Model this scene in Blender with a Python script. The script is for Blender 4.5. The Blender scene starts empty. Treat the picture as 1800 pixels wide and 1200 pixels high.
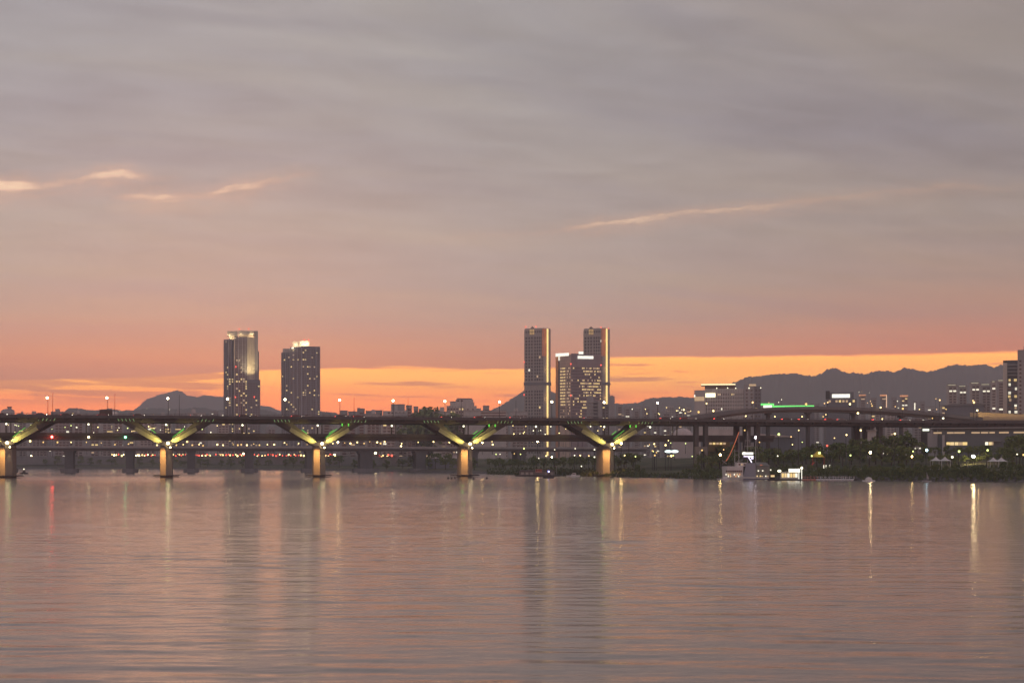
import bpy, math, random
import numpy as np
from mathutils import Vector
rnd = random.Random(11)
SC = bpy.context.scene
COL = SC.collection
F, HX, HY, CH = 2500.0, 900.0, 812.0, 6.5      # focal (photo px), principal column, horizon row, eye height

def lin(c):
    c /= 255.0
    return c / 12.92 if c <= 0.04045 else ((c + 0.055) / 1.055) ** 2.4
def S(r, g, b, k=1.0): return (lin(r) * k, lin(g) * k, lin(b) * k, 1.0)

# ------------------------------------------------------------------ camera
cd = bpy.data.cameras.new('camera'); cam = bpy.data.objects.new('camera', cd); COL.objects.link(cam)
cam.location = (0, 0, CH); cam.rotation_euler = (math.pi / 2, 0, 0)
cd.sensor_width = 36; cd.lens = 50; cd.shift_y = (HY - 600) / 1800.0
cd.clip_start = 0.5; cd.clip_end = 40000
SC.camera = cam
# ------------------------------------------------------------------ render settings
vs = SC.view_settings; vs.view_transform = 'Standard'; vs.look = 'None'; vs.exposure = 0; vs.gamma = 1; vs.use_curve_mapping = False
SC.render.engine = 'CYCLES'
cy = SC.cycles
cy.max_bounces = 5; cy.diffuse_bounces = 2; cy.glossy_bounces = 3; cy.transmission_bounces = 2; cy.volume_bounces = 1
cy.sample_clamp_indirect = 3.0; cy.caustics_reflective = False; cy.use_denoising = True
try: cy.denoising_input_passes = 'RGB_ALBEDO_NORMAL'; cy.denoising_prefilter = 'ACCURATE'
except Exception: pass
cy.blur_glossy = 0.3

# ------------------------------------------------------------------ node helpers
class NT:
    def __init__(s, tree): s.t = tree; s.n = tree.nodes; s.l = tree.links
    def new(s, typ, **kw):
        n = s.n.new(typ)
        for k, v in kw.items(): setattr(n, k, v)
        return n
    def put(s, sock, v):
        if hasattr(v, 'links') or isinstance(v, bpy.types.NodeSocket): s.l.new(v, sock)
        else: sock.default_value = v
    def m(s, op, a, b=None, c=None, clamp=False):
        n = s.new('ShaderNodeMath', operation=op, use_clamp=clamp)
        for i, x in enumerate((a, b, c)):
            if x is not None: s.put(n.inputs[i], x)
        return n.outputs[0]
    def ss(s, x, a, b):                                     # smoothstep a..b
        n = s.new('ShaderNodeMapRange', interpolation_type='SMOOTHSTEP')
        s.put(n.inputs[0], x); n.inputs[1].default_value = a; n.inputs[2].default_value = b
        return n.outputs[0]
    def mr(s, x, a, b, c, d):
        n = s.new('ShaderNodeMapRange'); s.put(n.inputs[0], x)
        for i, v in enumerate((a, b, c, d)): n.inputs[i + 1].default_value = v
        return n.outputs[0]
    def ramp(s, x, stops, interp='LINEAR'):
        n = s.new('ShaderNodeValToRGB'); cr = n.color_ramp; cr.interpolation = interp
        while len(cr.elements) < len(stops): cr.elements.new(0.5)
        for e, (p, c) in zip(cr.elements, stops):
            e.position = p; e.color = c if isinstance(c, tuple) else (c, c, c, 1)
        s.put(n.inputs[0], x); return n.outputs[0]
    def mix(s, f, a, b, typ='MIX', clamp=False):
        n = s.new('ShaderNodeMix', data_type='RGBA', blend_type=typ, clamp_result=clamp)
        s.put(n.inputs[0], f); s.put(n.inputs[6], a); s.put(n.inputs[7], b)
        return n.outputs[2]
    def comb(s, x, y, z):
        n = s.new('ShaderNodeCombineXYZ')
        for i, v in enumerate((x, y, z)): s.put(n.inputs[i], v)
        return n.outputs[0]
    def noise(s, vec, scale, detail=2.0, rough=0.5, dist=0.0, out=0):
        n = s.new('ShaderNodeTexNoise'); s.put(n.inputs['Vector'], vec)
        n.inputs['Scale'].default_value = scale; n.inputs['Detail'].default_value = detail
        n.inputs['Roughness'].default_value = rough; n.inputs['Distortion'].default_value = dist
        return n.outputs[out]

# ------------------------------------------------------------------ world: dusk sky under a stratus deck
SUN_AZ, SUN_EL = math.radians(-12), math.radians(1.0)
W = bpy.data.worlds.new('World'); SC.world = W; W.use_nodes = True
W.node_tree.nodes.clear(); g = NT(W.node_tree)
tc = g.new('ShaderNodeTexCoord')
sp = g.new('ShaderNodeSeparateXYZ'); g.l.new(tc.outputs['Generated'], sp.inputs[0])
dx, dy, dz = sp.outputs
hyp = g.m('SQRT', g.m('ADD', g.m('MULTIPLY', dx, dx), g.m('MULTIPLY', dy, dy)))
v = g.m('DIVIDE', dz, g.m('MAXIMUM', hyp, 0.001))            # tan(elevation)
az = g.m('ARCTAN2', dx, dy)
def azp(px): return (math.atan((px - HX) / F) + 0.6) / 1.2  # azimuth as a 0..1 ramp position
azn = g.mr(az, -0.6, 0.6, 0, 1)
def vv(y, px=HX): return (HY - y) / F * math.cos(math.atan((px - HX) / F))
vpos = g.mr(v, 0, 0.8, 0, 1)
cloud = g.ramp(vpos, [(vv(y) / 0.8, S(*c)) for y, c in (
    (812, (260.0, 173.5, 136.6)), (640, (260.0, 173.5, 136.6)), (600, (228.6, 173.3, 150.4)), (560, (195.5, 171.5, 163.0)), (500, (177.5, 170.5, 167.0)), (400, (171.5, 169.5, 165.5)), (250, (148.2, 152.6, 160.6)), (100, (153.8, 155.9, 157.7)), (0, (153.7, 154.8, 159.5)))] + [(0.7, S(146, 140, 141)), (1.0, S(124, 120, 126))])
band = g.ramp(vpos, [(vv(y) / 0.8, S(*c)) for y, c in (
    (812, (417.8, 225.1, 104.9)), (735, (424.0, 212.0, 98.0)), (700, (414.0, 230.0, 106.0)), (668, (399.5, 270.6, 119.2)), (640, (394.1, 245.8, 103.1)), (615, (401.0, 270.3, 119.5)))])
# low-frequency structure of the deck, laid out on a plane overhead so that it foreshortens towards the horizon
pz = g.m('ADD', g.m('MAXIMUM', dz, 0.0), 0.10)
qx, qy = g.m('DIVIDE', dx, pz), g.m('DIVIDE', dy, pz)
q1 = g.comb(g.m('MULTIPLY', qx, 0.75), g.m('ADD', g.m('MULTIPLY', qy, 2.1), g.m('MULTIPLY', qx, -0.55)), 3.7)
n1 = g.noise(q1, 1.0, 4.5, 0.55, 0.35)
q2 = g.comb(g.m('MULTIPLY', qx, 4.2), g.m('ADD', g.m('MULTIPLY', qy, 7.5), g.m('MULTIPLY', qx, -1.6)), 9.1)
n2 = g.noise(q2, 1.0, 4.0, 0.5, 0.5)
q3 = g.comb(g.m('MULTIPLY', qx, 0.45), g.m('MULTIPLY', qy, 0.8), 1.3)
n3 = g.noise(q3, 1.0, 2.0, 0.5)
fade = g.ss(v, 0.085, 0.2)
mod = g.m('ADD', g.m('MULTIPLY', g.m('SUBTRACT', n1, 0.5), 0.62), g.m('MULTIPLY', g.m('SUBTRACT', n2, 0.5), 0.46))
mod = g.m('ADD', mod, g.m('MULTIPLY', g.m('SUBTRACT', n3, 0.5), 0.25))
mod = g.m('ADD', 1.0, g.m('MULTIPLY', mod, g.m('ADD', 0.22, g.m('MULTIPLY', fade, 0.78))))
tint = g.mix(g.ss(n1, 0.36, 0.64), (0.955, 0.975, 1.045, 1), (1.025, 1.01, 0.965, 1))
cloud = g.mix(1.0, cloud, tint, 'MULTIPLY')
cloud = g.mix(1.0, cloud, mod, 'MULTIPLY')
# boundary of the clear strip
bnd = g.ramp(azn, [(azp(px), vv(y, px) * 10) for px, y in ((-400, 672), (0, 667), (200, 664), (450, 653), (560, 648), (700, 645), (900, 650), (985, 646), (1075, 628), (1300, 627), (1800, 619), (2300, 616))])
bnd = g.m('MULTIPLY', bnd, 0.1)
e1 = g.noise(g.comb(g.m('MULTIPLY', az, 9.0), g.m('MULTIPLY', v, 60.0), 0.0), 1.0, 4.0, 0.55)
bnd = g.m('ADD', bnd, g.m('MULTIPLY', g.m('SUBTRACT', e1, 0.5), 0.0075))
dif = g.m('SUBTRACT', bnd, v)
edge = g.ss(dif, -0.0010, 0.0013)
sunw = g.m('COSINE', g.m('SUBTRACT', az, SUN_AZ))
edge = g.m('MULTIPLY', edge, g.ss(sunw, 0.1, 0.7))
# brighter rim where the strip meets the deck, and pink bars of lower cloud inside the strip
rim = g.m('MULTIPLY', g.m('SUBTRACT', 1.0, g.ss(dif, 0.002, 0.012)), 0.55)
band = g.mix(rim, band, S(412, 280, 132))
bar = g.noise(g.comb(g.m('MULTIPLY', az, 11.0), g.m('ADD', g.m('MULTIPLY', v, 230.0), g.m('MULTIPLY', az, 3.0)), 4.4), 1.0, 4.5, 0.55, 0.25)
barw = g.ramp(azn, [(azp(px), w) for px, w in ((-200, 1.0), (330, 1.0), (410, 0.45), (560, 0.2), (640, 0.6), (880, 0.6), (1000, 0.35), (1085, 0.62), (1200, 0.5), (1260, 0.2), (1800, 0.15))])
bar = g.m('ADD', bar, g.m('MULTIPLY', g.m('SUBTRACT', barw, 0.5), 0.34))
bar = g.m('MULTIPLY', g.ss(bar, 0.53, 0.66), g.m('MULTIPLY', g.ss(v, 0.034, 0.046), 0.74))
band = g.mix(bar, band, S(258, 160, 122))
sky = g.mix(edge, cloud, band)
north = g.ss(az, -0.06, 0.3)
sky = g.mix(g.m('MULTIPLY', north, g.m('SUBTRACT', 1.0, edge)), sky, g.mix(1.0, sky, (1.065, 0.92, 0.90, 1), 'MULTIPLY'))
glow = g.m('MULTIPLY', g.ss(az, 0.02, 0.34), g.m('SUBTRACT', 1.0, g.ss(v, 0.085, 0.17)))        # deck underside warmer to the north
sky = g.mix(g.m('MULTIPLY', glow, g.m('SUBTRACT', 1.0, edge)), sky, g.mix(1.0, sky, (1.18, 0.94, 0.84, 1), 'MULTIPLY'))
# thin bright openings in the deck
def wisp(path, inten, wid, seed):
    c = g.m('MULTIPLY', g.ramp(azn, [(azp(px), vv(y, px) * 4) for px, y in path], 'EASE'), 0.25)
    nn = g.noise(g.comb(g.m('MULTIPLY', az, 40.0), g.m('MULTIPLY', v, 90.0), seed), 1.0, 5.0, 0.6)
    n5 = g.noise(g.comb(g.m('MULTIPLY', az, 120.0), g.m('MULTIPLY', v, 260.0), seed + 8), 1.0, 4.0, 0.65)
    c = g.m('ADD', c, g.m('ADD', g.m('MULTIPLY', g.m('SUBTRACT', nn, 0.5), 0.008), g.m('MULTIPLY', g.m('SUBTRACT', n5, 0.5), 0.004)))
    d = g.m('SUBTRACT', v, c)
    up = g.m('SUBTRACT', 1.0, g.ss(d, 0.0, wid * 1.9))
    dn = g.ss(d, -wid * 3.0, -0.2 * wid)
    n4 = g.noise(g.comb(g.m('MULTIPLY', az, 55.0), g.m('ADD', g.m('MULTIPLY', v, 240.0), g.m('MULTIPLY', az, -30.0)), seed + 3), 1.0, 5.0, 0.65)
    i = g.ramp(azn, [(azp(px), w) for px, w in inten])
    core = g.m('MULTIPLY', g.m('MULTIPLY', up, dn), g.m('MULTIPLY', i, g.mr(n4, 0.35, 0.63, 0.80, 1.20)))
    halo = g.m('MULTIPLY', g.m('MULTIPLY', g.m('SUBTRACT', 1.0, g.ss(d, 0.0, wid * 5)), g.ss(d, -wid * 9, 0.0)), g.m('MULTIPLY', i, g.mr(n4, 0.3, 0.7, 0.28, 0.72)))
    return g.m('MAXIMUM', core, halo)
w1 = wisp(((-100, 330), (0, 326), (60, 325), (130, 318), (180, 307), (215, 303), (260, 310), (330, 318)), ((-80, 0.4), (0, 0.85), (40, 0.75), (75, 0.42), (150, 0.42), (185, 0.75), (225, 0.62), (270, 0.15), (340, 0.0)), 0.0024, 2.0)
w2 = wisp(((200, 346), (270, 344), (350, 344), (420, 327), (480, 318), (530, 306)), ((180, 0.0), (235, 0.42), (270, 0.7), (320, 0.45), (360, 0.35), (400, 0.6), (430, 0.62), (470, 0.35), (520, 0.25), (570, 0.0)), 0.0024, 5.0)
w3 = wisp(((700, 424), (880, 414), (1000, 402), (1060, 391), (1130, 384), (1220, 373), (1320, 366), (1400, 354), (1500, 344), (1600, 336), (1680, 324), (1760, 330)), ((700, 0.0), (840, 0.10), (980, 0.16), (1050, 0.55), (1120, 0.6), (1190, 0.45), (1290, 0.55), (1360, 0.4), (1500, 0.24), (1620, 0.26), (1680, 0.3), (1740, 0.16), (1840, 0.0)), 0.0017, 7.0)
wsum = g.m('MAXIMUM', g.m('MAXIMUM', w1, w2), w3)
sky = g.mix(g.m('MINIMUM', wsum, 1.0), sky, g.mix(g.ss(wsum, 0.2, 0.8), S(226, 178, 152), S(255, 218, 186, 1.08)))
# falls off away from the sunset, a little bluer opposite it
cs = g.m('COSINE', g.m('SUBTRACT', az, math.radians(-25)))
fall = g.m('ADD', 0.015, g.m('MULTIPLY', cs, 1.03))
fall = g.m('ADD', fall, g.m('MULTIPLY', g.m('SUBTRACT', 1.0, fall), g.m('MULTIPLY', g.m('SUBTRACT', 1.0, g.ss(v, 0.07, 0.2)), 0.5)))
fall = g.m('SMOOTH_MAX', fall, 0.74, 0.25)
east = g.m('SUBTRACT', 1.0, g.ss(cs, -0.85, 0.75))                # open brighter sky behind the viewer
fall = g.m('MULTIPLY', fall, g.m('ADD', 1.0, g.m('MULTIPLY', east, 1.1)))
fall = g.m('MAXIMUM', fall, g.m('MULTIPLY', edge, 0.93))
sky = g.mix(1.0, sky, fall, 'MULTIPLY')
sky = g.mix(g.m('SUBTRACT', 1.0, g.ss(cs, -0.6, 0.6)), sky, g.mix(1.0, sky, (0.92, 0.97, 1.06, 1), 'MULTIPLY'))
sky = g.mix(g.m('SUBTRACT', 1.0, g.ss(v, -0.12, -0.01)), sky, S(70, 62, 60))
nish = g.new('ShaderNodeTexSky'); nish.sky_type = 'NISHITA'; nish.sun_disc = False
nish.sun_elevation = SUN_EL; nish.sun_rotation = SUN_AZ; nish.air_density = 1.5; nish.dust_density = 2.0
bg1 = g.new('ShaderNodeBackground'); g.l.new(nish.outputs[0], bg1.inputs[0]); bg1.inputs[1].default_value = 0.05
bg2 = g.new('ShaderNodeBackground'); g.l.new(sky, bg2.inputs[0]); bg2.inputs[1].default_value = 1.0
ad = g.new('ShaderNodeAddShader'); g.l.new(bg1.outputs[0], ad.inputs[0]); g.l.new(bg2.outputs[0], ad.inputs[1])
wo = g.new('ShaderNodeOutputWorld'); g.l.new(ad.outputs[0], wo.inputs[0])
W.cycles.sampling_method = 'MANUAL'; W.cycles.sample_map_resolution = 1024
# the sun is down behind the cloud: one very weak warm sun lamp
sl = bpy.data.lights.new('sun', 'SUN'); sl.energy = 0.03; sl.angle = math.radians(12); sl.color = (1.0, 0.62, 0.38)
so = bpy.data.objects.new('sun', sl); COL.objects.link(so)
sd = Vector((math.sin(SUN_AZ) * math.cos(SUN_EL), math.cos(SUN_AZ) * math.cos(SUN_EL), math.sin(SUN_EL)))
so.rotation_euler = (-sd).to_track_quat('-Z', 'Y').to_euler(); so.location = sd * 300

# ------------------------------------------------------------------ object helpers
def P(px, py, Y): return Vector(((px - HX) * Y / F, Y, CH + (HY - py) * Y / F))
def px2(X, Y): return HX + X * F / Y
ORD = 'first second third fourth fifth sixth seventh eighth ninth tenth eleventh twelfth thirteenth fourteenth fifteenth sixteenth seventeenth eighteenth nineteenth'.split()
TEN = {2: 'twent', 3: 'thirt', 4: 'fort', 5: 'fift', 6: 'sixt', 7: 'sevent', 8: 'eight', 9: 'ninet'}
def nth(i):                                                   # 0 -> first
    i += 1
    if i < 20: return ORD[i - 1]
    t, u = divmod(i, 10)
    if i == 100: return 'hundredth'
    if t > 9: return 'hundred and ' + nth(i - 101)
    return TEN[t] + ('ieth' if u == 0 else 'y-' + ORD[u - 1])
def tag(o, label=None, cat=None, group=None, kind=None):
    if label: o['label'] = label
    if cat: o['category'] = cat
    if group: o['group'] = group
    if kind: o['kind'] = kind
    return o
def empty(name, loc, rz=0.0):
    o = bpy.data.objects.new(name, None); COL.objects.link(o); o.location = loc; o.rotation_euler = (0, 0, rz); o.empty_display_size = 0.5
    return o
def children(o): return list(o.children)
def copy_tree(o, parent=None):
    c = o.copy(); COL.objects.link(c)
    if parent is not None: c.parent = parent
    for ch in children(o): copy_tree(ch, c)
    return c
class MB:
    def __init__(s): s.v = []; s.f = []
    def add(s, vs, fs):
        b = len(s.v); s.v += [tuple(x) for x in vs]; s.f += [tuple(b + i for i in q) for q in fs]
    def box(s, x0, x1, y0, y1, z0, z1):
        s.add([(x0, y0, z0), (x1, y0, z0), (x1, y1, z0), (x0, y1, z0), (x0, y0, z1), (x1, y0, z1), (x1, y1, z1), (x0, y1, z1)],
              [(0, 3, 2, 1), (4, 5, 6, 7), (0, 1, 5, 4), (1, 2, 6, 5), (2, 3, 7, 6), (3, 0, 4, 7)])
    def prism(s, poly, z0, z1, top=None):
        n = len(poly); top = top or poly
        s.add([(x, y, z0) for x, y in poly] + [(x, y, z1) for x, y in top],
              [tuple(reversed(range(n))), tuple(range(n, 2 * n))] + [(i, (i + 1) % n, n + (i + 1) % n, n + i) for i in range(n)])
    def extr(s, poly, y0, y1):                                # polygon in x,z pulled along y
        n = len(poly)
        s.add([(x, y0, z) for x, z in poly] + [(x, y1, z) for x, z in poly],
              [tuple(range(n)), tuple(reversed(range(n, 2 * n)))] + [(i, n + i, n + (i + 1) % n, (i + 1) % n) for i in range(n)])
    def quad(s, a, b, c, d): s.add([a, b, c, d], [(0, 1, 2, 3)])
    def tube(s, a, b, r, n=6, r2=None):
        a, b = Vector(a), Vector(b); r2 = r if r2 is None else r2
        d = (b - a).normalized(); u = d.orthogonal().normalized(); w = d.cross(u)
        A = [a + (u * math.cos(t) + w * math.sin(t)) * r for t in [2 * math.pi * i / n for i in range(n)]]
        B = [b + (u * math.cos(t) + w * math.sin(t)) * r2 for t in [2 * math.pi * i / n for i in range(n)]]
        s.add(A + B, [(i, (i + 1) % n, n + (i + 1) % n, n + i) for i in range(n)] + [tuple(reversed(range(n))), tuple(range(n, 2 * n))])
    def ball(s, c, r, sz=None, nu=8, nv=5):
        c = Vector(c); sz = sz or (1, 1, 1); vs = [c + Vector((0, 0, r * sz[2]))]
        for j in range(1, nv):
            th = math.pi * j / nv
            for i in range(nu):
                ph = 2 * math.pi * i / nu
                vs.append(c + Vector((r * sz[0] * math.sin(th) * math.cos(ph), r * sz[1] * math.sin(th) * math.sin(ph), r * sz[2] * math.cos(th))))
        vs.append(c - Vector((0, 0, r * sz[2]))); L = len(vs) - 1
        fs = [(0, 1 + i, 1 + (i + 1) % nu) for i in range(nu)]
        for j in range(nv - 2):
            a = 1 + j * nu; b = a + nu
            fs += [(a + i, b + i, b + (i + 1) % nu, a + (i + 1) % nu) for i in range(nu)]
        a = 1 + (nv - 2) * nu
        fs += [(a + (i + 1) % nu, a + i, L) for i in range(nu)]
        s.add(vs, fs)
    def mesh(s, name, m, smooth=False):
        me = bpy.data.meshes.new(name); me.from_pydata(s.v, [], s.f); me.materials.append(m)
        if smooth: me.polygons.foreach_set('use_smooth', [True] * len(me.polygons))
        me.update(); return me
    def build(s, name, m, parent=None, smooth=False, kind=None, label=None):
        if not s.f: return None
        o = bpy.data.objects.new(name, s.mesh(name, m, smooth)); COL.objects.link(o)
        if parent is not None: o.parent = parent
        if kind: o['kind'] = kind
        if label: o['label'] = label
        return o
def link(name, me, parent=None, loc=(0, 0, 0), rz=0):
    o = bpy.data.objects.new(name, me); COL.objects.link(o); o.location = loc; o.rotation_euler = (0, 0, rz)
    if parent is not None: o.parent = parent
    return o

# ------------------------------------------------------------------ materials
MATS = {}
def mat(name, col, rough=0.8, metal=0.0, var=0.12, scale=0.25, stretch=(1, 1, 0.35), spec=0.3):
    if name in MATS: return MATS[name]
    m = bpy.data.materials.new(name); m.use_nodes = True; t = NT(m.node_tree); b = t.n['Principled BSDF']
    c = t.new('ShaderNodeTexCoord'); mp = t.new('ShaderNodeMapping'); t.l.new(c.outputs['Object'], mp.inputs[0]); mp.inputs['Scale'].default_value = stretch
    n = t.noise(mp.outputs[0], scale, 5.0, 0.6)
    f = t.mr(n, 0.3, 0.7, 1 - var, 1 + var)
    t.put(b.inputs['Base Color'], t.mix(1.0, (*col, 1), f, 'MULTIPLY'))
    b.inputs['Roughness'].default_value = rough; b.inputs['Metallic'].default_value = metal; b.inputs['Specular IOR Level'].default_value = spec
    MATS[name] = m; return m
def emit(name, col, k, sample=True):
    if name in MATS: return MATS[name]
    m = bpy.data.materials.new(name); m.use_nodes = True; t = NT(m.node_tree); t.n.clear()
    e = t.new('ShaderNodeEmission'); e.inputs[0].default_value = (*col, 1); e.inputs[1].default_value = k
    o = t.new('ShaderNodeOutputMaterial'); t.l.new(e.outputs[0], o.inputs[0])
    m.cycles.emission_sampling = 'FRONT' if sample else 'NONE'
    MATS[name] = m; return m
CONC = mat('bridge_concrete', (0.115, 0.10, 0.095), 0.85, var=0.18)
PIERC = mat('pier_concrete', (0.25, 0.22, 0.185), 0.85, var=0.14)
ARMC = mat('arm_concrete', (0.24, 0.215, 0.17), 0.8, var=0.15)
STEEL = mat('painted_steel', (0.12, 0.11, 0.105), 0.55)
DARK = mat('dark_metal', (0.05, 0.048, 0.047), 0.5)
GREY1 = mat('apartment_paint', (0.48, 0.45, 0.43), 0.85)
GREY2 = mat('grey_render', (0.36, 0.34, 0.34), 0.85)
GREY3 = mat('warm_render', (0.54, 0.49, 0.455), 0.85)
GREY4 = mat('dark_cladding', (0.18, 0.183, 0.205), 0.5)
WGLASS = mat('window_glass', (0.055, 0.055, 0.062), 0.12, var=0.3, spec=0.6)
DKGL = mat('dark_glass', (0.02, 0.02, 0.026), 0.3, var=0.3, spec=0.3)
BLUEGL = mat('curtain_wall_glass', (0.125, 0.135, 0.17), 0.2, var=0.25, spec=0.7)
SLAB = mat('slab_edge', (0.36, 0.33, 0.315), 0.8)
WHITE = mat('white_paint', (0.72, 0.70, 0.68), 0.5)
HULL = mat('ship_paint', (0.64, 0.61, 0.585), 0.5)
REDP = mat('red_paint', (0.45, 0.06, 0.04), 0.5)
BARK = mat('bark', (0.07, 0.055, 0.04), 0.9)
ROOFG = mat('roof_sheet', (0.20, 0.19, 0.19), 0.6)
CANVAS = mat('tent_canvas', (0.70, 0.68, 0.66), 0.7)
PINKW = mat('pale_pink_shell', (0.62, 0.52, 0.49), 0.6)
BARR = mat('barrier_panel', (0.50, 0.40, 0.26), 0.7)
WARMC = (1.0, 0.74, 0.40); WHITEC = (1.0, 0.90, 0.70); GOLDC = (1.0, 0.58, 0.17)
L_WARM = emit('lamp_warm', (1.0, 0.74, 0.28), 5.0)
L_WHITE = emit('lamp_white', (1.0, 0.92, 0.62), 3.2)
L_BIG = emit('lamp_flood', (1.0, 0.76, 0.38), 130)
L_BIG2 = emit('lamp_flood_b', (1.0, 0.74, 0.36), 75)
L_MED = emit('lamp_bright', (1.0, 0.78, 0.38), 12)
L_DIMW = emit('lamp_dim', (1.0, 0.62, 0.20), 1.6)
L_PIER = emit('pier_flood', (1.0, 0.78, 0.40), 14)
L_STREAK = emit('lamp_glitter', (1.0, 0.66, 0.24), 58)
L_DECK = emit('lamp_deck', (1.0, 0.80, 0.48), 22)
L_ORG = emit('lamp_orange', (1.0, 0.58, 0.22), 3.6)
L_GRNY = emit('lamp_yellow_green', (0.85, 1.0, 0.30), 2.6)
L_RED = emit('lamp_red', (1.0, 0.10, 0.06), 3)
L_REDBIG = emit('signal_red', (1.0, 0.05, 0.04), 40)
L_GREEN = emit('signal_green', (0.18, 1.0, 0.40), 10)
L_CYAN = emit('lamp_cyan', (0.55, 0.85, 1.0), 8)
L_BLUE = emit('lamp_blue', (0.35, 0.35, 1.0), 9)
W_WARM = emit('lit_window_warm', (1.0, 0.72, 0.36), 1.0, False)
W_YEL = emit('lit_window_yellow', (1.0, 0.70, 0.28), 1.05, False)
W_WHT = emit('lit_window_white', (1.0, 0.92, 0.70), 1.4, False)
W_DIM = emit('lit_window_dim', (1.0, 0.66, 0.38), 0.56, False)
SIGNW = emit('sign_white', (1.0, 0.95, 0.80), 1.5)
SIGNG = emit('sign_green', (0.20, 1.0, 0.22), 1.15)
GOLD = emit('gold_light_line', (1.0, 0.68, 0.24), 1.7)
FIN = emit('gold_fin_light', (1.0, 0.60, 0.24), 0.55, False)
NEON = emit('green_light_strip', (0.22, 1.0, 0.10), 0.8)
SLIT = emit('green_slit_light', (0.55, 0.85, 0.35), 0.35, False)
VIOL = emit('violet_white_light', (0.85, 0.75, 1.0), 2.2)
GARL = emit('red_garland_light', (0.95, 0.24, 0.12), 0.55, False)
def leaf_mat(name, a, b):
    m = bpy.data.materials.new(name); m.use_nodes = True; t = NT(m.node_tree); bs = t.n['Principled BSDF']
    oi = t.new('ShaderNodeObjectInfo'); gm = t.new('ShaderNodeNewGeometry')
    f = t.m('ADD', t.m('MULTIPLY', oi.outputs['Random'], 0.6), t.m('MULTIPLY', gm.outputs['Random Per Island'], 0.4))
    t.put(bs.inputs['Base Color'], t.mix(f, (*a, 1), (*b, 1))); bs.inputs['Roughness'].default_value = 0.75; bs.inputs['Specular IOR Level'].default_value = 0.15
    return m
LEAF = leaf_mat('leaves', (0.085, 0.125, 0.035), (0.185, 0.21, 0.065))
LEAF2 = leaf_mat('far_leaves', (0.06, 0.085, 0.03), (0.12, 0.14, 0.055))

# ------------------------------------------------------------------ shoreline and terrain
SHORE = [(-2600, 1900), (-845, 1625), (-532, 1477), (-325, 1354), (-130, 1083), (-34, 855), (0, 739), (27, 677), (50, 625), (78, 556), (102, 524), (168, 474), (257, 438), (700, 330), (2600, 100)]
def shore_d(x, y):
    best = 1e9
    for (ax, ay), (bx, by) in zip(SHORE, SHORE[1:]):
        vx, vy = bx - ax, by - ay; t = max(0, min(1, ((x - ax) * vx + (y - ay) * vy) / (vx * vx + vy * vy)))
        best = min(best, math.hypot(x - ax - vx * t, y - ay - vy * t))
    return best
PROF = [(0, 0), (3, 1.2), (8, 2.2), (35, 3.4), (75, 5.2), (105, 8.2), (160, 9.5), (500, 12), (1500, 14), (6000, 22), (20000, 30)]
def prof(d):
    for (a, za), (b, zb) in zip(PROF, PROF[1:]):
        if d <= b: return za + (zb - za) * (d - a) / (b - a)
    return PROF[-1][1]
def ground_z(x, y):
    d = shore_d(x, y); k = min(1, d / 30)
    return prof(d) + k * 0.5 * (math.sin(x * 0.05 + 1) * math.sin(y * 0.043) + 0.5 * math.sin(x * 0.13 + y * 0.09))
pts = []
for (ax, ay), (bx, by) in zip(SHORE, SHORE[1:]):
    n = max(2, int(math.hypot(bx - ax, by - ay) / 9) if -900 < ax < 300 else 12)
    pts += [(ax + (bx - ax) * i / n, ay + (by - ay) * i / n) for i in range(n)]
pts.append(SHORE[-1])
OFF = [-1.5, 0.0, 2, 5, 9, 16, 26, 40, 60, 85, 110, 140, 180, 240, 330, 500, 800, 1300, 2200, 3800, 6300]
gb = MB(); N = len(pts)
for i, (x, y) in enumerate(pts):
    j = 0.9 * math.sin(i * 1.7) + 0.7 * math.sin(i * 0.61 + 2)
    for o in OFF:
        yy = y + o + (j if o < 30 else 0)
        z = -2.0 if o < 0 else (-0.15 if o == 0 else ground_z(x, y + o))
        gb.v.append((x, yy if o >= 0 else yy - 1.5, z))
K = len(OFF)
gb.f = [(i * K + k, (i + 1) * K + k, (i + 1) * K + k + 1, i * K + k + 1) for i in range(N - 1) for k in range(K - 1)]
gm_ = bpy.data.materials.new('bank_ground'); gm_.use_nodes = True; t = NT(gm_.node_tree); b = t.n['Principled BSDF']; b.inputs['Roughness'].default_value = 0.95
geo = t.new('ShaderNodeNewGeometry'); sz = t.new('ShaderNodeSeparateXYZ'); t.l.new(geo.outputs['Position'], sz.inputs[0])
na = t.noise(geo.outputs['Position'], 0.06, 5, 0.6); nb = t.noise(geo.outputs['Position'], 0.7, 4, 0.6)
grass = t.mix(t.ss(na, 0.38, 0.62), (0.045, 0.062, 0.022, 1), (0.105, 0.10, 0.05, 1))
rock = t.mix(t.ss(nb, 0.35, 0.65), (0.06, 0.055, 0.05, 1), (0.17, 0.155, 0.14, 1))
t.put(b.inputs['Base Color'], t.mix(t.ss(t.m('ADD', sz.outputs[2], t.m('MULTIPLY', na, 1.5)), 1.6, 2.8), rock, grass))
gb.build('ground', gm_, kind='structure')

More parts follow.
